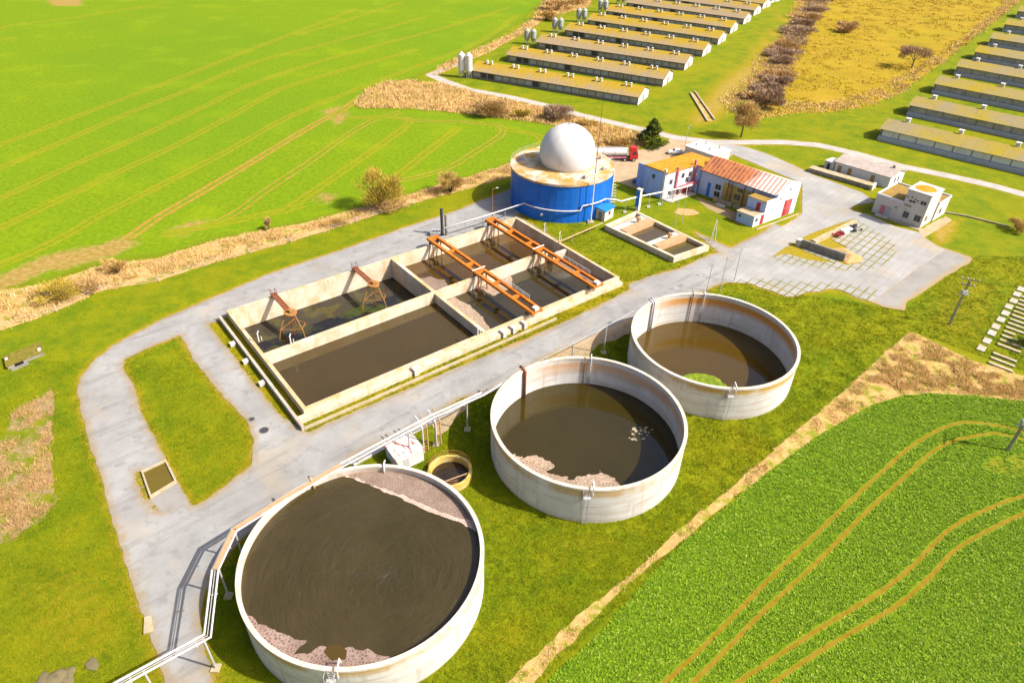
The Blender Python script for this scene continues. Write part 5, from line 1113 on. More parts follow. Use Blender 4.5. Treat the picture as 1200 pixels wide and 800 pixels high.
for a, b in zip(Tr[1:-1], Tr[2:]): m_.bar((a[0], a[1], .12), (b[0], b[1], .12), .55, .35)
m_.build('cover', M_concw, t2)
# arched pipe frames by the valve shed
for i_, (px, py, lb) in enumerate(((497, 530, 'left of two arched pipe frames behind the white valve shed'), (512, 523, 'right of two arched pipe frames behind the white valve shed'))):
    q = G(px, py); d_ = (PL[8]-PL[7]); d_ = d_/np.linalg.norm(d_); t = thing('arched_pipework', lb, 'pipe', tuple(q)+(0,))
    e = q+np.array([-d_[1], d_[0]])*2.0
    for k_ in (0, .7):
        a = q+d_*k_; b = e+d_*k_
        MB().tube([(a[0], a[1], 0), (a[0], a[1], 4.6), (a[0]*.7+b[0]*.3, a[1]*.7+b[1]*.3, 5.2), (b[0], b[1], 5.5)], .1, 8).build('riser', M_pipe if k_ == 0 else M_pipet, t)
    a = q; b = q+d_*.7
    for z_ in np.arange(.5, 4.5, .6): MB().bar((a[0], a[1], z_), (b[0], b[1], z_), .06).build('rung', M_rusto, t)
# ------------------------------------------------------------------ vehicles
def wheel(par, x, y, z, r_, w_, ax, nm='wheel'):
    ax = np.array(ax); w = MB().tube([(x-ax[0]*w_/2, y-ax[1]*w_/2, z), (x+ax[0]*w_/2, y+ax[1]*w_/2, z)], r_, 18).build(nm, M_tyre, par)
    MB().tube([(x-ax[0]*(w_/2+.02), y-ax[1]*(w_/2+.02), z), (x+ax[0]*(w_/2+.02), y+ax[1]*(w_/2+.02), z)], r_*.55, 12).build('rim', M_steel, w)
M_tyre = N('tyre_rubber', .9, .2).col((.02, .02, .02)).mat
M_carblue = N('blue_car_paint', .3, .5).col((.02, .05, .2)).mat; M_carwhite = N('white_car_paint', .3, .5).col((.62, .6, .58)).mat; M_cabred = N('red_cab_paint', .35, .5).col((.42, .012, .015)).mat
VF = Frame(G(747, 189.8), 184, 94)        # a runs backward from the cab front, b away from the camera
t = thing('tanker_truck', 'red tanker truck with a long white tank parked behind the gas dome', 'truck', tuple(VF.p(6, 1))+(0,))
def fb(a0, a1, b0, b1, z0, z1): return VF.rect(MB(), a0, a1, b0, b1, z0, z1)
m_ = MB(); m_.add([VF.p3(0, 0, .7), VF.p3(2.2, 0, .7), VF.p3(2.2, 2.4, .7), VF.p3(0, 2.4, .7), VF.p3(.0, .05, 1.9), VF.p3(2.2, 0, 3.4), VF.p3(2.2, 2.4, 3.4), VF.p3(0, 2.35, 1.9), VF.p3(.35, .08, 3.2), VF.p3(.35, 2.32, 3.2)],
      [(0, 1, 2, 3), (0, 4, 8, 5, 1), (1, 5, 6, 2), (3, 2, 6, 9, 7), (0, 3, 7, 4), (4, 7, 9, 8), (8, 9, 6, 5)]); m_.build('cab', M_cabred, t)
m_ = MB(); m_.add([VF.p3(-.005, .25, 2.0), VF.p3(.30, .25, 3.05), VF.p3(.30, 2.15, 3.05), VF.p3(-.005, 2.15, 2.0)], [(0, 1, 2, 3)]); m_.build('windscreen', M_glass, t)
VF.rect(MB(), .55, 1.5, -.03, -.003, 2.0, 2.9).build('side_window', M_glass, t)
m_ = MB(); VF.rect(m_, .5, 2.1, .2, 2.2, 3.4, 3.75); m_.build('roof_fairing', M_cabred, t)
fb(.3, 13.2, .7, 1.7, .85, 1.15).build('chassis', M_dark, t)
m_ = MB(); cz, cr = 2.45, 1.08; m_.tube([VF.p3(3.0, 1.2, cz), VF.p3(13.0, 1.2, cz)], cr, 24); m_.build('tank', M_white, t, False)
for a0 in (3.0, 6.3, 9.6, 12.95): m_ = MB(); m_.tube([VF.p3(a0, 1.2, cz), VF.p3(a0+.12, 1.2, cz)], cr+.05, 24); m_.build('tank_band', M_steel, t)
m_ = MB(); VF.rect(m_, 4, 12, .85, 1.55, cz+cr-.02, cz+cr+.1); m_.build('catwalk', M_steel, t)
fb(3.2, 12.6, -.02, .08, 1.05, 1.45).build('side_guard', M_pink, t); fb(10.6, 11.4, -.05, .1, .7, 2.4).build('blue_ladder', M_blue2, t)
for a0 in (1.1, 3.6, 9.2, 10.5, 11.8):
    for b_ in (.15, 2.25): wheel(t, *VF.p(a0, b_), .52, .52, .32, VF.e2)
def car(name, label, mat, F_, s=1.0):
    t = thing(name, label, 'car', tuple(F_.p(2, .9))+(0,)); L_, W_ = 4.3, 1.75
    prof = [(0, .35), (0, .75), (.25, .88), (1.2, .98), (1.85, 1.42), (3.2, 1.45), (3.95, .98), (4.25, .9), (4.3, .4)]
    k = len(prof); vs = [F_.p3(a, b_+(.16*(1 if b_ == 0 else -1) if z_ > 1.2 else 0), z_) for b_ in (0, W_) for a, z_ in prof]
    fs = [tuple(range(k-1, -1, -1)), tuple(range(k, 2*k))]+[(i, (i+1) % k, k+(i+1) % k, k+i) for i in range(k)]
    m_ = MB(); m_.add(vs, fs); m_.build('body', mat, t)
    def pane(p_, nm): m_ = MB(); m_.add(p_, [(0, 1, 2, 3)]); m_.build(nm, M_glass, t)
    up = .012
    pane([F_.p3(1.28, .16, 1.03+up), F_.p3(1.28, W_-.16, 1.03+up), F_.p3(1.8, W_-.25, 1.385+up), F_.p3(1.8, .25, 1.385+up)], 'windscreen')
    pane([F_.p3(3.28, .25, 1.40+up), F_.p3(3.28, W_-.25, 1.40+up), F_.p3(3.88, W_-.16, 1.02+up), F_.p3(3.88, .16, 1.02+up)], 'rear_window')
    pane([F_.p3(1.5, .03, 1.02), F_.p3(3.6, .03, 1.02), F_.p3(3.2, .13, 1.38), F_.p3(1.9, .13, 1.38)], 'side_window')
    for a in (.85, 3.4):
        for b_ in (.08, W_-.08): wheel(t, *F_.p(a, b_), .31, .31, .22, F_.e2)
    for b_ in (.2, W_-.5): m_ = MB(); F_.rect(m_, -.02, .02, b_, b_+.3, .6, .72); m_.build('headlight', M_white, t)
car('parked_car', 'dark blue car half hidden beside the light blue office wall', M_carblue, Frame(G(746, 217), 35, 125))
car('parked_car', 'white car with dark windscreen parked behind the office roof', M_carwhite, Frame(G(783, 181.5), -3, 87))
# ------------------------------------------------------------------ poultry barns
def barn_proto(L_, W_, eh, rh, label, style, nv):
    t = thing('poultry_barn', label, 'barn', (0, 0, 0))
    m_ = MB(); m_.add([(0, 0, 0), (L_, 0, 0), (L_, W_, 0), (0, W_, 0), (0, 0, eh), (L_, 0, eh), (L_, W_, eh), (0, W_, eh), (0, W_/2, rh), (L_, W_/2, rh)], [(0, 1, 5, 4), (1, 2, 6, 9, 5), (2, 3, 7, 6), (3, 0, 4, 8, 7), (4, 5, 9, 8), (8, 9, 6, 7)])
    m_.build('wall', M_barnw, t)
    m_ = MB(); e = .5; sl = (rh-eh)/(W_/2)
    k = 40
    for (yA, yB) in ((-e, W_/2), (W_/2, W_+e)):
        for j in range(k):                                       # sheets laid with slightly uneven laps
            xa, xb = -e+(L_+2*e)*j/k, -e+(L_+2*e)*(j+1)/k-.012; jz = .05+.04*random.random()
            z = lambda y: eh+sl*min(y, W_-y)+jz
            m_.add([(xa, yA, z(yA)), (xb, yA, z(yA)), (xb, yB, z(yB)), (xa, yB, z(yB)), (xa, yA, z(yA)+.13), (xb, yA, z(yA)+.13), (xb, yB, z(yB)+.13), (xa, yB, z(yB)+.13)], [(3, 2, 1, 0), (4, 5, 6, 7), (0, 1, 5, 4), (1, 2, 6, 5), (2, 3, 7, 6), (3, 0, 4, 7)])
    m_.build('roof', M_barnroof if style == 'l' else M_barnroof2, t)
    if style == 'l':
        m_ = MB(); m_.add([(L_+.005, 0, 0), (L_+.1, 0, 0), (L_+.1, W_, 0), (L_+.005, W_, 0), (L_+.005, 0, eh), (L_+.1, 0, eh), (L_+.1, W_, eh), (L_+.005, W_, eh), (L_+.005, W_/2, rh), (L_+.1, W_/2, rh)], [(1, 2, 6, 9, 5), (0, 4, 8, 7, 3), (0, 1, 5, 4), (2, 3, 7, 6), (4, 5, 9, 8), (8, 9, 6, 7)])
        m_.build('gable_wall', M_gable, t)
        for y in (1.3, 3.4, 7.2, 9.4): MB().box(L_+.103, L_+.15, y, y+1.1, 1.0, 2.0).build('gable_window', M_plinth, t)
        MB().box(L_+.103, L_+.15, W_/2-.7, W_/2+.7, .05, 2.2).build('gable_door', M_barnw, t)
        x = 1.2
        while x < L_-2.4:
            r_ = random.random()
            if r_ < .12: MB().box(x, x+2.2, -.06, -.004, .1, eh-.35).build('door', M_dark, t)
            else: MB().box(x, x+2.5, -.06, -.004, .75, eh-.5).build('window', M_paneld if r_ < .75 else M_plinth, t)
            x += 3.0
        MB().box(-.02, L_+.02, -.09, -.003, -.1, .55).build('plinth', M_concg, t)
        for j in range(nv):
            xc = L_*(j+.5)/nv
            for dx in (-.95, .95):
                m_ = MB(); m_.box(xc+dx-.25, xc+dx+.25, W_/2-1.4, W_/2-.76, eh+sl*(W_/2-1.5), rh+.75); m_.prism([(xc+dx-.36, W_/2-1.5), (xc+dx+.36, W_/2-1.5), (xc+dx+.36, W_/2-.66), (xc+dx-.36, W_/2-.66)], rh+.753, rh+.95); m_.build('roof_vent', M_white, t)
    else:
        m_ = MB(); m_.prism([(-.1, -1.0), (L_+.1, -1.0), (L_+.1, -.004), (-.1, -.004)], -.1, [1.1, 1.1, 1.35, 1.35]); m_.build('plinth', M_plinth, t)
        x = .4; pw = 4.9
        while x < L_-pw+.5:
            MB().box(x+.15, x+pw-.15, -.1, -.004, 1.4, eh-.2).build('curtain_panel', M_panelw if style == 'r0' else M_paneld, t)
            x += pw
        m_ = MB(); m_.add([(-.1, 0, 0), (-.005, 0, 0), (-.005, W_, 0), (-.1, W_, 0), (-.1, 0, eh), (-.005, 0, eh), (-.005, W_, eh), (-.1, W_, eh), (-.1, W_/2, rh), (-.005, W_/2, rh)], [(0, 4, 8, 7, 3), (1, 2, 6, 9, 5), (0, 1, 5, 4), (2, 3, 7, 6), (4, 5, 9, 8), (8, 9, 6, 7)]); m_.build('gable_wall', M_plinth, t)
        for j in range(nv):
            xc = 5+L_*j/nv; m_ = MB(); m_.box(xc-.55, xc+.55, W_/2+.2, W_/2+1.3, rh-.3, rh+1.0); m_.prism([(xc-.7, W_/2+.05), (xc+.7, W_/2+.05), (xc+.7, W_/2+1.45), (xc-.7, W_/2+1.45)], rh+1.003, rh+1.2); m_.build('roof_vent', M_white, t)
    return t
ORD = ['frontmost', 'second', 'third', 'fourth', 'fifth', 'sixth', 'seventh', 'eighth', 'ninth', 'tenth']
LB = [((552.7, 91.3), (746.7, 123.6)), ((586.7, 71.3), (776, 102)), ((627.6, 57), (801.3, 83)), ((659, 42), (822.4, 67)), ((686, 30), (840.5, 53)), ((713, 20), (855, 40)), ((733, 9.5), (870.5, 29)), ((752, 1), (882.5, 19)), ((768, -7), (893, 11)), ((784, -15), (902, 4))]
proto = barn_proto(64, 11.4, 2.7, 4.7, '', 'l', 6)
for i, (a, b) in enumerate(LB):
    o = proto if i == 0 else copy_tree(proto); p0_, p1_ = G(*a), G(*b); d_ = p1_-p0_; ang = math.atan2(d_[1], d_[0]); 
    q = p1_-np.array([math.cos(ang), math.sin(ang)])*64
    o.location = (q[0], q[1], 0); o.rotation_euler = (0, 0, ang); o['group'] = 'barns with white gables beyond the lane'
    o['label'] = f'{ORD[i]} barn back from the lane among the white gabled barns'
    if i < 6 or i in (6,):
        pass
for i, (px, py) in enumerate(((545.5, 91), (621, 52), (653, 38), (681, 26), (706, 15), (727, 5))):
    q = G(px, py); hs = 8.9 if i == 0 else 6.4
    for k_, sd_ in enumerate(('left', 'right')):
        x, y = q[0]+(k_-.5)*2.7, q[1]-(k_-.5)*.6
        t = thing('feed_silo', f'{sd_} silo of the pair beside the {ORD[i]} white gabled barn', 'silo', (x, y, 0), 'feed silos beside the left barns')
        MB().lathe(x, y, [(.25, 1.0), (1.25, 2.6), (1.25, hs-1), (.35, hs-.1), (.01, hs)], 20).build('hopper', M_white if i == 0 else M_panel, t, False)
        for a in range(4): m_ = MB(); c_, s_ = math.cos(R(45+90*a))*1.15, math.sin(R(45+90*a))*1.15; m_.bar((x+c_, y+s_, 0), (x+c_, y+s_, 3.0), .14); m_.build('leg', M_steel, t)
        m_ = MB(); ladder(m_, x, y-1.25, 0, -1, .2, hs-1); m_.build('ladder', M_steel, t)
RB = [(1029, 163.5), (1062.7, 135), (1092, 109.3), (1118, 88), (1139.5, 70.5), (1157.5, 54), (1174.5, 37), (1190, 21)]
pr0 = barn_proto(58, 10.6, 3.3, 5.0, '', 'r0', 4); pr1 = barn_proto(58, 10.6, 3.3, 5.0, '', 'r1', 4); k1 = 0
for i, a in enumerate(RB):
    o = pr0 if i == 0 else (pr1 if i == 1 else copy_tree(pr1)); q = G(*a); o.location = (q[0], q[1], 0); o.rotation_euler = (0, 0, R(-40.5-.2*i)); o['group'] = 'barns at the right edge'
    o['label'] = ('frontmost barn of the right group with pale curtain panels along its side' if i == 0 else f'{ORD[i]} barn back in the right group with dark side bays and mossy roof')
# ------------------------------------------------------------------ poles, posts and fence
M_pold = paint('old_grey_pole', (.20, .175, .14), .85, .25, 2)
def utility_pole(px, py, h, label, rot=0):
    x, y = G(px, py); t = thing('utility_pole', label, 'utility pole', (x, y, 0), 'utility poles'); c_, s_ = math.cos(rot), math.sin(rot)
    MB().tube([(x-.13, y, -.3), (x-.13, y, h)], .12, 8, .08).build('pole', M_pold, t); MB().tube([(x+.16, y, -.3), (x+.16, y, h-.6)], .11, 8, .08).build('pole', M_pold, t)
    for z_, w_ in ((h-.2, 1.5), (h-1.3, 1.1)):
        cb = MB().bar((x-c_*w_, y-s_*w_, z_), (x+c_*w_, y+s_*w_, z_), .12).build('crossarm', M_pold, t)
        for k_ in (-.9, -.3, .3, .9): MB().tube([(x+c_*w_*k_, y+s_*w_*k_, z_+.05), (x+c_*w_*k_, y+s_*w_*k_, z_+.4)], .09, 6).build('insulator', M_white, cb)
    m_ = MB(); m_.box(x-.45, x+.45, y-.3, y+.3, h-3.0, h-2.35); m_.bar((x-1, y, h-3.2), (x+1, y, h-3.2), .16); m_.build('transformer', M_steel, t)
utility_pole(1112, 380, 9.7, 'concrete utility pole with crossarms and transformer on the lawn by the paved yard', R(-20))
utility_pole(1180, 528, 8.3, 'utility pole cut off by the right edge in the beet field', R(60))
for px, py, qx, qy, h, lb in ((827, 346, 0, 0, 7.0, 'leftmost of three thin lamp posts behind the far round tank'), (843, 343, 0, 0, 8.0, 'middle one of three thin lamp posts behind the far round tank'), (860, 330, 0, 0, 7.6, 'rightmost of three thin lamp posts behind the far round tank'), (577, 262, 0, 0, 8.4, 'rusty lamp post at the corner of the basin near the blue tank'),
                       (790.4, 264, 0, 0, 6, 'thin post on the lawn between the sludge beds and the office'), (799, 262, 0, 0, 5, 'thin post in the middle of the office lawn'), (776, 239, 0, 0, 4.2, 'thin post on the lawn close to the office front'), (803, 170, 0, 0, 5.5, 'thin post beside the white flat roof')):
    x, y = G(px, py); t = thing('lamp_post', lb, 'lamp post', (x, y, 0)); mm = M_rusto if px == 577 else M_steel
    MB().tube([(x, y, 0), (x, y, h)], .08, 8, .05).build('pole', mm, t)
    if px < 800 and px != 577: MB().tube([(x, y, h), (x, y, h+.25)], .1, 8).build('pole_cap', M_conc, t); continue
    m_ = MB(); m_.bar((x, y, h), (x+.9, y+.3, h+.12), .06); m_.build('arm', mm, t); m_ = MB(); m_.bar((x+.75, y+.25, h+.12), (x+1.25, y+.42, h+.16), .2, .1); m_.build('lamp_head', M_steel if px != 577 else M_white, t)
x, y = G(835, 282); t = thing('tripod_mast', 'pale three legged post at the lawn corner by the road', 'mast', (x, y, 0))
for a in (90, 210, 330): MB().bar((x+.6*math.cos(R(a)), y+.6*math.sin(R(a)), 0), (x+.1*math.cos(R(a)), y+.1*math.sin(R(a)), 5), .11).build('leg', M_white, t)
fp = [G(px, py) for px, py in ((-60, 404), (0, 386), (67, 365.5), (120, 341), (187, 330), (240, 311.5), (320, 290), (380, 273), (438, 254), (501, 235))]
FP = catmull(fp, 3.6); t = thing('wire_fence', 'low wire fence on short posts along the dry ditch left of the road', 'fence', tuple(FP[0])+(0,))
for p in FP[::2]: MB().tube([(p[0], p[1], -.1), (p[0], p[1], 1.35+random.uniform(-.1, .1))], .07, 6).build('post', M_concw, t)
for z_ in (.6, 1.15): MB().tube([(p[0], p[1], z_) for p in FP[::2]], .018, 4).build('wire', M_steel, t)
# manholes, slabs, stones, bunker
for px, py, lb in ((309.5, 504.4, 'larger dark manhole cover on the road left of the basin'), (295, 491.5, 'smaller dark manhole cover higher on the road left of the basin')):
    x, y = G(px, py); r_ = .62 if px > 300 else .4; t = thing('manhole_cover', lb, 'manhole', (x, y, .06)); MB().lathe(x, y, [(r_+.14, .05), (r_+.14, .10), (r_, .10)], 24).build('frame', M_concg, t); m_ = MB().tube([(x, y, .06), (x, y, .095)], r_, 24); m_.build('cover', M_dark, t)
sl0, sl1 = G(1149, 411), G(1196, 339)
for k_ in range(10):
    q = sl0+(sl1-sl0)*k_/9.3; d_ = (sl1-sl0)/np.linalg.norm(sl1-sl0); nn = np.array([-d_[1], d_[0]]); L_ = 1.95
    j = RNG.normal(0, .08, 2); o = MB().prism([q+j-nn*.62, q+j+d_*L_-nn*.62, q+j+d_*L_+nn*.62, q+j+nn*.62], -.1, .14+.03*(k_ % 3)).build('concrete_slab', M_conc)
    tag(o, f'pale concrete slab, {["first","second","third","fourth","fifth","sixth","seventh","eighth","ninth","tenth"][k_]} from the near end of the slab row by the right edge', 'slab', 'slab row by the right edge')
a0, a1, b0_, b1_ = G(1158, 425), G(1196, 348), G(1186, 436), G(1232, 352)
m_k = 0
for k_ in range(17):
    f_ = k_/16
    if k_ in (3,): continue
    p = a0+(a1-a0)*f_; q = a0+(a1-a0)*f_+(b0_-a0)*(1 if k_ != 7 else .5); d_ = (q-p)/np.linalg.norm(q-p); nn = np.array([-d_[1], d_[0]])*.30
    o = MB().prism([p-nn, q-nn, q+nn, p+nn], -.05, .28).build('drying_rack_slat', M_concy)
    tag(o, f'long mossy concrete strip, number {k_+1} counted from the near end beside the slab row', 'concrete strip', 'parallel strips at the right edge')
BF = Frame(G(10, 433), 50, 128)
t = thing('bunker', 'small half buried mossy concrete bunker on the left grass', 'bunker', tuple(BF.p(2, 2))+(0,))
BF.rect(MB(), 0, 5.4, 0, 3.2, -.2, .6).build('body', M_concg, t); 
m_ = MB(); BF.onb(m_, 1.0, 2.3, .0, .5, 0, .05); m_.build('opening', N('dark_opening', .9, .1).col((.012, .011, .01)).mat, t); BF.rect(MB(), .4, 2.9, -1.0, -.07, -.1, .06).build('sill', M_concg, t)
BF.rect(MB(), -.15, 5.5, -.1, 3.3, .603, .72).build('roof', paint('moss_roof', (.17, .14, .012), .95, .35, 1.2, (.3, .2, .05), .5), t); BF.rect(MB(), 4.7, 5.2, .5, 1.1, .723, 1.0).build('roof_block', M_concw, t); BF.rect(MB(), .0, .4, 1.8, 2.3, .723, .9).build('roof_block', M_concw, t)
M_stone = concrete('field_stone', (.17, .14, .07), (.2, .14, .08), .6)
def stone(px, py, r_, lb, mat=None, nm='boulder'):
    import mathutils
    x, y = G(px, py); bm_ = MB(); k = 10; rows = []
    ph = RNG.uniform(0, 6, 6)
    for i_ in range(6):
        el = R(-20+110*i_/5)
        for j in range(k):
            a = 2*math.pi*j/k; rr = r_*(1+.22*math.sin(2*a+ph[0])+.14*math.sin(3*a+ph[1])+.1*math.sin(5*a+ph[2]+i_)); rows.append((x+rr*math.cos(el)*math.cos(a), y+rr*math.cos(el)*math.sin(a), .2*r_*math.sin(el)*(1+.15*math.sin(a+ph[3]))))
    bm_.add(rows, [(i_*k+j, i_*k+(j+1) % k, (i_+1)*k+(j+1) % k, (i_+1)*k+j) for i_ in range(5) for j in range(k)]+[tuple(range(5*k, 6*k))]); tag(bm_.build(nm, mat or M_stone, None, True), lb, 'boulder', 'boulders on the lower left lawn')
stone(50, 797, .85, 'boulder at the left end of the stones by the bottom edge'); stone(66, 793, 1.0, 'largest boulder of the stones near the bottom edge'); stone(81, 786, .6, 'small boulder just right of the largest one'); stone(80, 795, .7, 'boulder below the small one near the bottom edge'); stone(108, 778, .75, 'lone tan boulder at the right end of the stones')
q = G(174, 733); a = R(118); d_ = np.array([math.cos(a), math.sin(a)]); nn = np.array([-d_[1], d_[0]])
tag(MB().prism([q-d_*1.1-nn*.5, q+d_*1.1-nn*.4, q+d_*1.2+nn*.3, q-d_*.9+nn*.5], -.1, .25).build('stone_slab', M_concy), 'tan concrete slab lying at the edge of the left road', 'slab')
for i_, (pa, pb, lb) in enumerate((((809, 110), (829, 143), 'left kerb of the dry trench beyond the lane'), ((814, 108), (837, 141), 'right kerb of the dry trench beyond the lane'))):
    a, b = G(*pa), G(*pb); m_ = MB(); m_.bar((*a, .2), (*b, .2), .45, .6); tag(m_.build('trench_kerb', M_concy), lb, 'kerb')
a, b = G(811.5, 109), G(833, 142); o = npmesh('trench_floor', [(*(a-[.7, 0]), .05), (*(b-[.8, 0]), .05), (*(b+[.8, 0]), .05), (*(a+[.7, 0]), .05)], [(0, 1, 2, 3)], M_litter, None, 'structure')
# ================================================================== vegetation
def leafmat(name, stops, rough=.8, trans=.0):
    n = N(name, rough, .15); n.col(n.ramp(n.attr('tint'), stops)); return n.mat
M_blade = leafmat('grass_blades', [(0, (.06, .11, .002)), (.35, (.115, .17, .002)), (.7, (.19, .215, .002)), (1, (.28, .235, .006))])
M_beet = leafmat('beet_leaves', [(0, (.08, .155, .003)), (.5, (.135, .235, .004)), (.88, (.19, .29, .006)), (1, (.27, .335, .04))], .7)
M_reed = leafmat('dry_reed_blades', [(0, (.46, .28, .10)), (.5, (.60, .385, .16)), (.84, (.68, .47, .23)), (.88, (.27, .27, .01)), (1, (.24, .26, .01))])
M_reedn = leafmat('golden_reed_blades', [(0, (.46, .27, .09)), (.5, (.68, .44, .18)), (.8, (.76, .55, .27)), (.84, (.32, .31, .012)), (1, (.24, .27, .010))])
M_scrubt = leafmat('scrub_tufts', [(0, (.24, .165, .006)), (.5, (.33, .215, .012)), (1, (.44, .29, .08))])
M_twig_y = leafmat('yellow_twigs', [(0, (.28, .19, .03)), (.5, (.40, .285, .04)), (1, (.48, .36, .06))])
M_twig_b = leafmat('brown_twigs', [(0, (.28, .165, .07)), (.5, (.43, .265, .105)), (1, (.55, .36, .14))])
M_twig_p = leafmat('purple_twigs', [(0, (.20, .125, .085)), (.5, (.32, .21, .135)), (1, (.43, .29, .15))])
M_twig_o = leafmat('orange_twigs', [(0, (.32, .19, .055)), (.5, (.46, .295, .09)), (1, (.58, .40, .13))])
M_needle = leafmat('evergreen_leaves', [(0, (.02, .045, .006)), (.5, (.055, .09, .01)), (1, (.17, .16, .015))])
M_bark = paint('bark', (.10, .065, .04), .9, .4, 3)
# ---- beet crop
nearcrop = beet_f
vis = psdf(GP([(600, 830), (860, 575), (1050, 455), (1260, 470), (1290, 840)]))
def beet_ok(x, y): return (bt_f(x, y) < -.04) & (vis(x, y) > 0)
fb_ = lambda x, y: nearcrop(x, y)
fb_.bb = (0, 95, 33, 92)
P = sample(fb_, 62000, lambda x, y: beet_ok(x, y) & (RNG.uniform(0, 1, x.shape) < (.2+.75*vnoise(x/.9, y/.9, 4)+.5*vnoise(x/7, y/7, 24))*np.where(bare2_f(x, y) > 0, .3, np.where(bare_f(x, y) > 0, .7, 1))))
tag(leaves(P, 'beet_crop', M_beet, 6, (.17, .31), .11), 'leafy green beet plants filling the field by the bottom right corner', 'crop')
# ---- dry reeds
P = sample(reed_near_f, int(area(reed_near_f)*13), lambda x, y: RNG.uniform(0, 1, x.shape) < (2.4*(vnoise(x/1.5, y/1.5, 8)-.3))*np.clip(.35+reed_near_f(x, y)/1.6, .1, 1.2))
wide = np.clip(reed_near_f(P[:, 0], P[:, 1])/2.2, .3, 1)
tag(blades(P, 'dry_reeds', M_reedn, 7, (.2, .7), .08, 1.0, .2, None, .03, wide), 'tan dry reeds in the strip between lawn and beet field', 'reeds')
P = sample(ditch_f, int(area(ditch_f)*5), lambda x, y: RNG.uniform(0, 1, x.shape) < 2.6*(vnoise(x/2.5, y/2.5, 9)-.3))
tag(blades(P, 'dry_reeds', M_reed, 6, (.3, .95), .12, .8, .35, None, .03, np.clip(ditch_f(P[:, 0], P[:, 1])/2, .35, 1)), 'dry reeds along the ditch between young wheat and road', 'reeds')
for f_, lb, dn in ((reed_top_f, 'dry reeds beside the lane below the left barns', 2.2), (bank_f, 'dry reeds on the bank left of the barns', 1.2)):
    P = sample(f_, int(area(f_)*dn), lambda x, y: RNG.uniform(0, 1, x.shape) < .2+1.1*vnoise(x/3, y/3, 10))
    tag(blades(P, 'dry_reeds', M_reed, 6, (.4, 1.1), .2, .9, .6, None, .03), lb, 'reeds')
P = sample(wild_f, 3800, lambda x, y: RNG.uniform(0, 1, x.shape) < 2.4*(vnoise(x/2.2, y/2.2, 11)-.35))
tag(blades(P, 'dry_weeds', M_twig_b, 6, (.2, .6), .06, .9, .25, None, .03), 'dry weeds in the patch at the left edge', 'weeds')
P = sample(scrub_f, 6000, lambda x, y: (vnoise(x/9, y/9, 12)*.6+vnoise(x/3, y/3, 13)*.5 > .5))
tag(blades(P, 'dry_scrub', M_scrubt, 6, (.15, .5), .4, 1.2, .8, None, .03), 'ochre scrub covering the field between the two barn groups', 'scrub')
P = sample(scrubedge_f, 5200, lambda x, y: RNG.uniform(0, 1, x.shape) < .1+1.2*vnoise(x/5, y/5, 14))
tag(blades(P, 'bramble_scrub', M_reed, 7, (.2, .7), .26, 1.1, .9, None, .03), 'brown scrub thicket edging the ochre field', 'scrub')
row_f = jit(lsdf(GP([(868, 128), (884, 116), (905, 100), (914, 78), (926, 52), (940, 26), (958, 4), (968, -12)]), 5.5), 2, 8, 151)
P = sample(row_f, 1500, lambda x, y: RNG.uniform(0, 1, x.shape) < 1.9*(vnoise(x/6, y/6, 20)-.2))
tag(blades(P, 'bramble_scrub', M_twig_p, 9, (.4, 1.6), .2, .9, .9, None, .03), 'low purple brown brambles under the shrub row left of the ochre field', 'scrub')
# ---- lawn tufts (only where grass is)
lawn_region = psdf(GP([(-40, 420), (100, 425), (320, 320), (560, 236), (610, 250), (900, 300), (940, 345), (1060, 362), (1140, 300), (1240, 300), (1240, 450), (1068, 388), (600, 830), (-160, 830)]))
solid = [psdf(basin_poly)]
def lawn_ok(x, y):
    k = (road_f(x, y) < -.1) & (yard_f(x, y) < -.1) & (apron_f(x, y) < 0) & (reed_near_f(x, y) < 0) & (hole(x, y) < -.6) & (wild_f(x, y) < .3) & (ditch_f(x, y) < 0) & (isle(x, y) < 0)
    for cx, cy, r_, h_, wz in TK: k &= np.hypot(x-cx, y-cy) > r_+.05
    k &= np.hypot(x+7.95, y-64.68) > 3.05
    k &= np.hypot(x-bx, y-by) > br+.1
    k &= psdf([PA, PB_, PC, PD])(x, y) < 0
    k &= psdf([SA, SB_, SC, SD])(x, y) < .2
    return k & (RNG.uniform(0, 1, x.shape) < (.15+1.1*vnoise(x/1.6, y/1.6, 15))*np.clip(95/np.hypot(x, y), .25, 1.6)**1.5)
P = sample(lawn_region, 95000, lawn_ok)
tint = np.clip(vnoise(P[:, 0]/6, P[:, 1]/6, 16)*.65+vnoise(P[:, 0]/1.4, P[:, 1]/1.4, 17)*.35+RNG.normal(0, .13, len(P)), 0, 1)
tag(blades(P, 'grass', M_blade, 6, (.05, .17), .07, .8, .16, tint), 'uneven tufty grass of the lawns around the tanks and basin', 'grass')
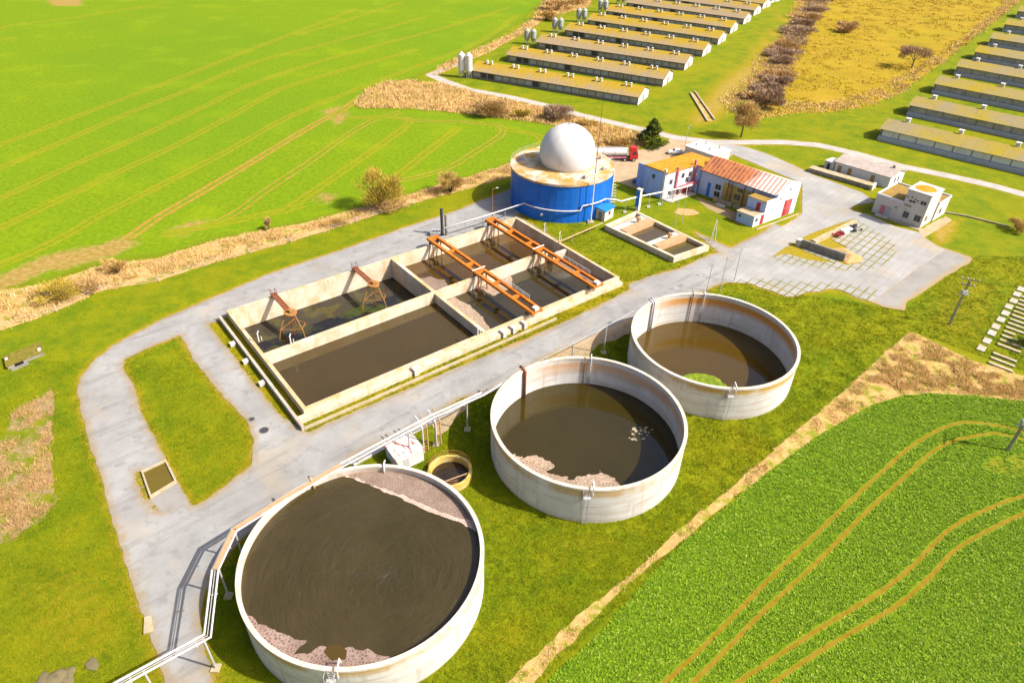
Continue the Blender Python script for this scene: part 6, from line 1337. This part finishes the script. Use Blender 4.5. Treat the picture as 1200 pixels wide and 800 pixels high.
# ---- bushes and trees
def bush(nm, label, cat, px, py, hgt_, rad, mat, n_=1500, style='twig', trunk=True, squash=1.0, w=.09, l=(.5, 1.1), clumps=9, group=None):
    x, y = G(px, py); t = thing(nm, label, cat, (x, y, 0), group)
    if trunk:
        m_ = MB(); k = 7 if style == 'twig' else 5
        if style == 'lone':
            m_.tube([(x, y, -.2), (x+.1, y, hgt_*.3)], .28, 8, .2); z0 = hgt_*.28
        elif style == 'fir':
            m_.tube([(x, y, -.2), (x, y, hgt_*.9)], .25, 8, .05); k = 0
        else: z0 = 0
        for j in range(k):
            a = 2*math.pi*j/k+random.random(); e = rad*random.uniform(.35, .8)
            m_.tube([(x, y, z0), (x+e*.4*math.cos(a), y+e*.4*math.sin(a), z0+(hgt_-z0)*.4), (x+e*math.cos(a), y+e*math.sin(a), z0+(hgt_-z0)*random.uniform(.65, .9))], .13, 6, .03)
            for q_ in range(2):
                b_ = a+random.uniform(-.9, .9); m_.tube([(x+e*.4*math.cos(a), y+e*.4*math.sin(a), z0+(hgt_-z0)*.4), (x+e*1.0*math.cos(b_), y+e*1.0*math.sin(b_), z0+(hgt_-z0)*random.uniform(.5, .8))], .07, 5, .02)
        m_.build('trunk', M_bark, t)
    zb = hgt_*(.3 if style == 'lone' else (.12 if style == 'twig' else .04)); cz = (hgt_+zb)/2; hz = (hgt_-zb)/2
    cen = []
    for j in range(clumps):
        a = random.uniform(0, 6.28); e = math.sqrt(random.random())*.72
        if style == 'fir':
            zz = random.uniform(.03, .96); e = (1-zz)*random.uniform(.3, .95)
            cen.append((e*rad*math.cos(a), e*rad*math.sin(a), hgt_*zz, rad*(.14+.3*(1-zz)), hgt_*.075)); continue
        zz = random.uniform(-.75, .75)*math.sqrt(max(0, 1-e*e)); cen.append((e*rad*math.cos(a), e*rad*math.sin(a)*squash, cz+zz*hz, rad*random.uniform(.26, .46), hz*random.uniform(.28, .5)))
    cen = np.array(cen); ci = RNG.integers(0, len(cen), n_)
    u_ = RNG.normal(size=(n_, 3)); u_ /= np.linalg.norm(u_, axis=1)[:, None]; rr = RNG.uniform(0, 1, n_)**.45
    c_ = cen[ci]; p = np.stack([c_[:, 0]+u_[:, 0]*rr*c_[:, 3], c_[:, 1]+u_[:, 1]*rr*c_[:, 3], np.maximum(.05, c_[:, 2]+u_[:, 2]*rr*c_[:, 4])], 1)
    o_ = p-np.array([0, 0, hgt_*.15]); o_ /= np.linalg.norm(o_, axis=1)[:, None]+1e-6
    if style in ('twig', 'lone', 'low'):
        d_ = o_+RNG.normal(0, .45, (n_, 3))+np.array([0, 0, .45])
    else: d_ = o_*np.array([1, 1, .2])+RNG.normal(0, .5, (n_, 3))
    d_ /= np.linalg.norm(d_, axis=1)[:, None]; s_ = np.cross(d_, RNG.normal(size=(n_, 3))); s_ /= np.linalg.norm(s_, axis=1)[:, None]+1e-6
    ll = RNG.uniform(l[0], l[1], n_); tip = p+d_*ll[:, None]
    v = np.stack([p-s_*w/2, p+s_*w/2, tip], 1).reshape(-1, 3)
    o = npmesh('crown', v, np.arange(n_*3).reshape(-1, 3), mat, {'tint': np.repeat(np.clip(.5+RNG.normal(0, .22, n_)+(np.repeat(RNG.normal(0, .16, len(cen))[None], 1, 0)[0])[ci], 0, 1), 3)})
    o.parent = t; return t
bush('willow_bush', 'big yellow budding willow bush in the ditch left of the blue tank', 'bush', 448, 246, 9.5, 5.6, M_twig_y, 6500, 'twig', True, 1, .10, (.5, 1.2), 26)
bush('ditch_shrub', 'grey brown undergrowth at the foot of the yellow willow', 'shrub', 462, 246, 3, 6.0, M_twig_b, 1800, 'low', False, .5, .10, (.4, .9), 16)
bush('round_shrub', 'round tan shrub in the ditch right of the yellow willow', 'shrub', 528, 226, 5.0, 3.4, M_twig_o, 3200, 'twig', True, 1, .09, (.4, .9), 14)
bush('ditch_shrub', 'wide yellow green bush in the ditch nearest the left edge', 'shrub', 70, 352, 3.4, 5.0, M_twig_y, 3600, 'low', True, .6, .09, (.4, .8), 18)
bush('ditch_shrub', 'brown shrub just right of the wide ditch bush', 'shrub', 106, 341, 2.6, 2.6, M_twig_b, 1500, 'low', True, 1, .09, (.3, .7), 10)
bush('ditch_shrub', 'small ochre shrub in the ditch above the road bend', 'shrub', 138, 320, 3.0, 2.8, M_twig_o, 1600, 'low', True, 1, .09, (.3, .7), 10)
bush('field_shrub', 'small lone brown shrub at the wheat edge above the basin', 'shrub', 315, 269, 2.8, 1.3, M_twig_b, 800, 'twig', True, 1, .07, (.3, .7), 6)
bush('ditch_shrub', 'low tan shrub in the ditch left of the willow', 'shrub', 392, 264, 1.9, 3.2, M_twig_o, 1200, 'low', False, .6, .09, (.3, .7), 9)
bush('reed_shrub', 'broad rust brown shrub in the reeds below the front barn', 'shrub', 573, 136, 5.2, 7.0, M_twig_b, 4200, 'low', True, .45, .16, (.6, 1.3), 22)
bush('reed_shrub', 'rounded purple brown thicket right of the broad rust shrub', 'shrub', 654, 141, 4.6, 5.0, M_twig_p, 4800, 'low', True, .6, .16, (.5, 1.1), 18)
bush('reed_shrub', 'yellow shrub between the two thickets in the reeds', 'shrub', 612, 138, 2.6, 3.4, M_twig_y, 1400, 'low', True, .7, .14, (.4, .9), 9)
bush('reed_shrub', 'low yellow shrub bank behind the tanker truck', 'shrub', 727, 170, 2.2, 5.2, M_twig_o, 1900, 'low', False, .5, .16, (.4, .9), 12)
bush('reed_shrub', 'tan tussock bank left of the gas dome among the reeds', 'shrub', 690, 148, 2.0, 4.5, M_twig_o, 1400, 'low', False, .5, .16, (.4, .9), 10)
bush('evergreen_tree', 'dark evergreen tree beside the lane above the tanker truck', 'tree', 763, 171, 7.8, 4.3, M_needle, 4200, 'fir', True, 1, .3, (.3, .8), 40)
bush('dark_shrub', 'low dark red shrub at the left foot of the evergreen', 'shrub', 750, 166, 3.0, 2.0, M_twig_p, 1100, 'low', True, 1, .16, (.4, .8), 8)
bush('bare_tree', 'round bare orange brown tree beside the lane right of the white flat roof', 'tree', 868, 161, 10.2, 4.8, M_twig_o, 5200, 'lone', True, 1, .12, (.6, 1.4), 22)
bush('thicket', 'purple brown thicket behind the round bare tree', 'shrub', 897, 127, 6.2, 5.6, M_twig_p, 4200, 'low', True, .8, .2, (.7, 1.4), 18)
bush('bare_tree', 'grey spreading bare tree in the ochre field', 'tree', 1068, 80, 8.5, 6.5, M_twig_p, 2200, 'lone', True, 1, .14, (.8, 1.7), 16)
bush('thicket', 'small tan thicket on the far side of the ochre field', 'shrub', 990, 38, 5, 6, M_twig_b, 1800, 'low', True, .8, .25, (.8, 1.6), 12)
for i, (px, py, h_, r_, mt, lb) in enumerate(((884, 118, 2.0, 4.6, M_twig_b, 'lowest shrub of the brown row climbing the left side of the ochre field'), (896, 108, 2.3, 5.0, M_twig_p, 'second shrub of the brown row climbing the left side of the ochre field'), (907, 98, 2.6, 5.4, M_twig_p, 'third shrub of the brown row climbing the left side of the ochre field'), (911, 88, 2.0, 5.9, M_twig_b, 'fourth shrub of the brown row climbing the left side of the ochre field'), (915, 76, 2.3, 6.3, M_twig_p, 'fifth shrub of the brown row climbing the left side of the ochre field'), (919, 66, 2.6, 6.7, M_twig_p, 'sixth shrub of the brown row climbing the left side of the ochre field'), (924, 54, 2.0, 7.1, M_twig_b, 'seventh shrub of the brown row climbing the left side of the ochre field'), (930, 42, 2.3, 7.5, M_twig_p, 'eighth shrub of the brown row climbing the left side of the ochre field'), (937, 31, 2.6, 8.0, M_twig_p, 'ninth shrub of the brown row climbing the left side of the ochre field'), (944, 21, 2.0, 8.4, M_twig_b, 'tenth shrub of the brown row climbing the left side of the ochre field'), (952, 11, 2.3, 8.8, M_twig_p, 'eleventh shrub of the brown row climbing the left side of the ochre field'), (961, 2, 2.6, 9.2, M_twig_p, 'topmost shrub of the brown row climbing the left side of the ochre field'), 
        (652, 13, 5, 8, M_twig_b, 'leftmost brown bush on the bank left of the barns'), (672, 4, 6, 9, M_twig_b, 'tall brown bush beside the far silos'), (695, -2, 6, 10, M_twig_p, 'dark bush at the top edge left of the far barns'), (640, 24, 4, 6, M_twig_o, 'tan bush on the bank near the far wheat corner'))):
    if 'brown row' in lb: px += ((i*37) % 13)-6; py += ((i*23) % 7)-3; r_ *= (.8, 1.25, 1.0, 1.4)[i % 4]
    bush('bank_shrub', lb, 'shrub', px, py, h_, r_, mt, 2200, 'low', True, .8, .28, (.7, 1.6), 14)
bush('yard_shrub', 'rounded ochre shrub at the right edge beyond the control building', 'shrub', 1192, 271, 2.6, 2.6, M_twig_o, 1400, 'low', True, 1, .09, (.4, .8), 9)
bush('slab_weeds', 'dark weedy shrub growing among the concrete strips', 'shrub', 1196, 404, 1.0, 2.0, M_needle, 900, 'low', False, 1, .1, (.2, .5), 8)
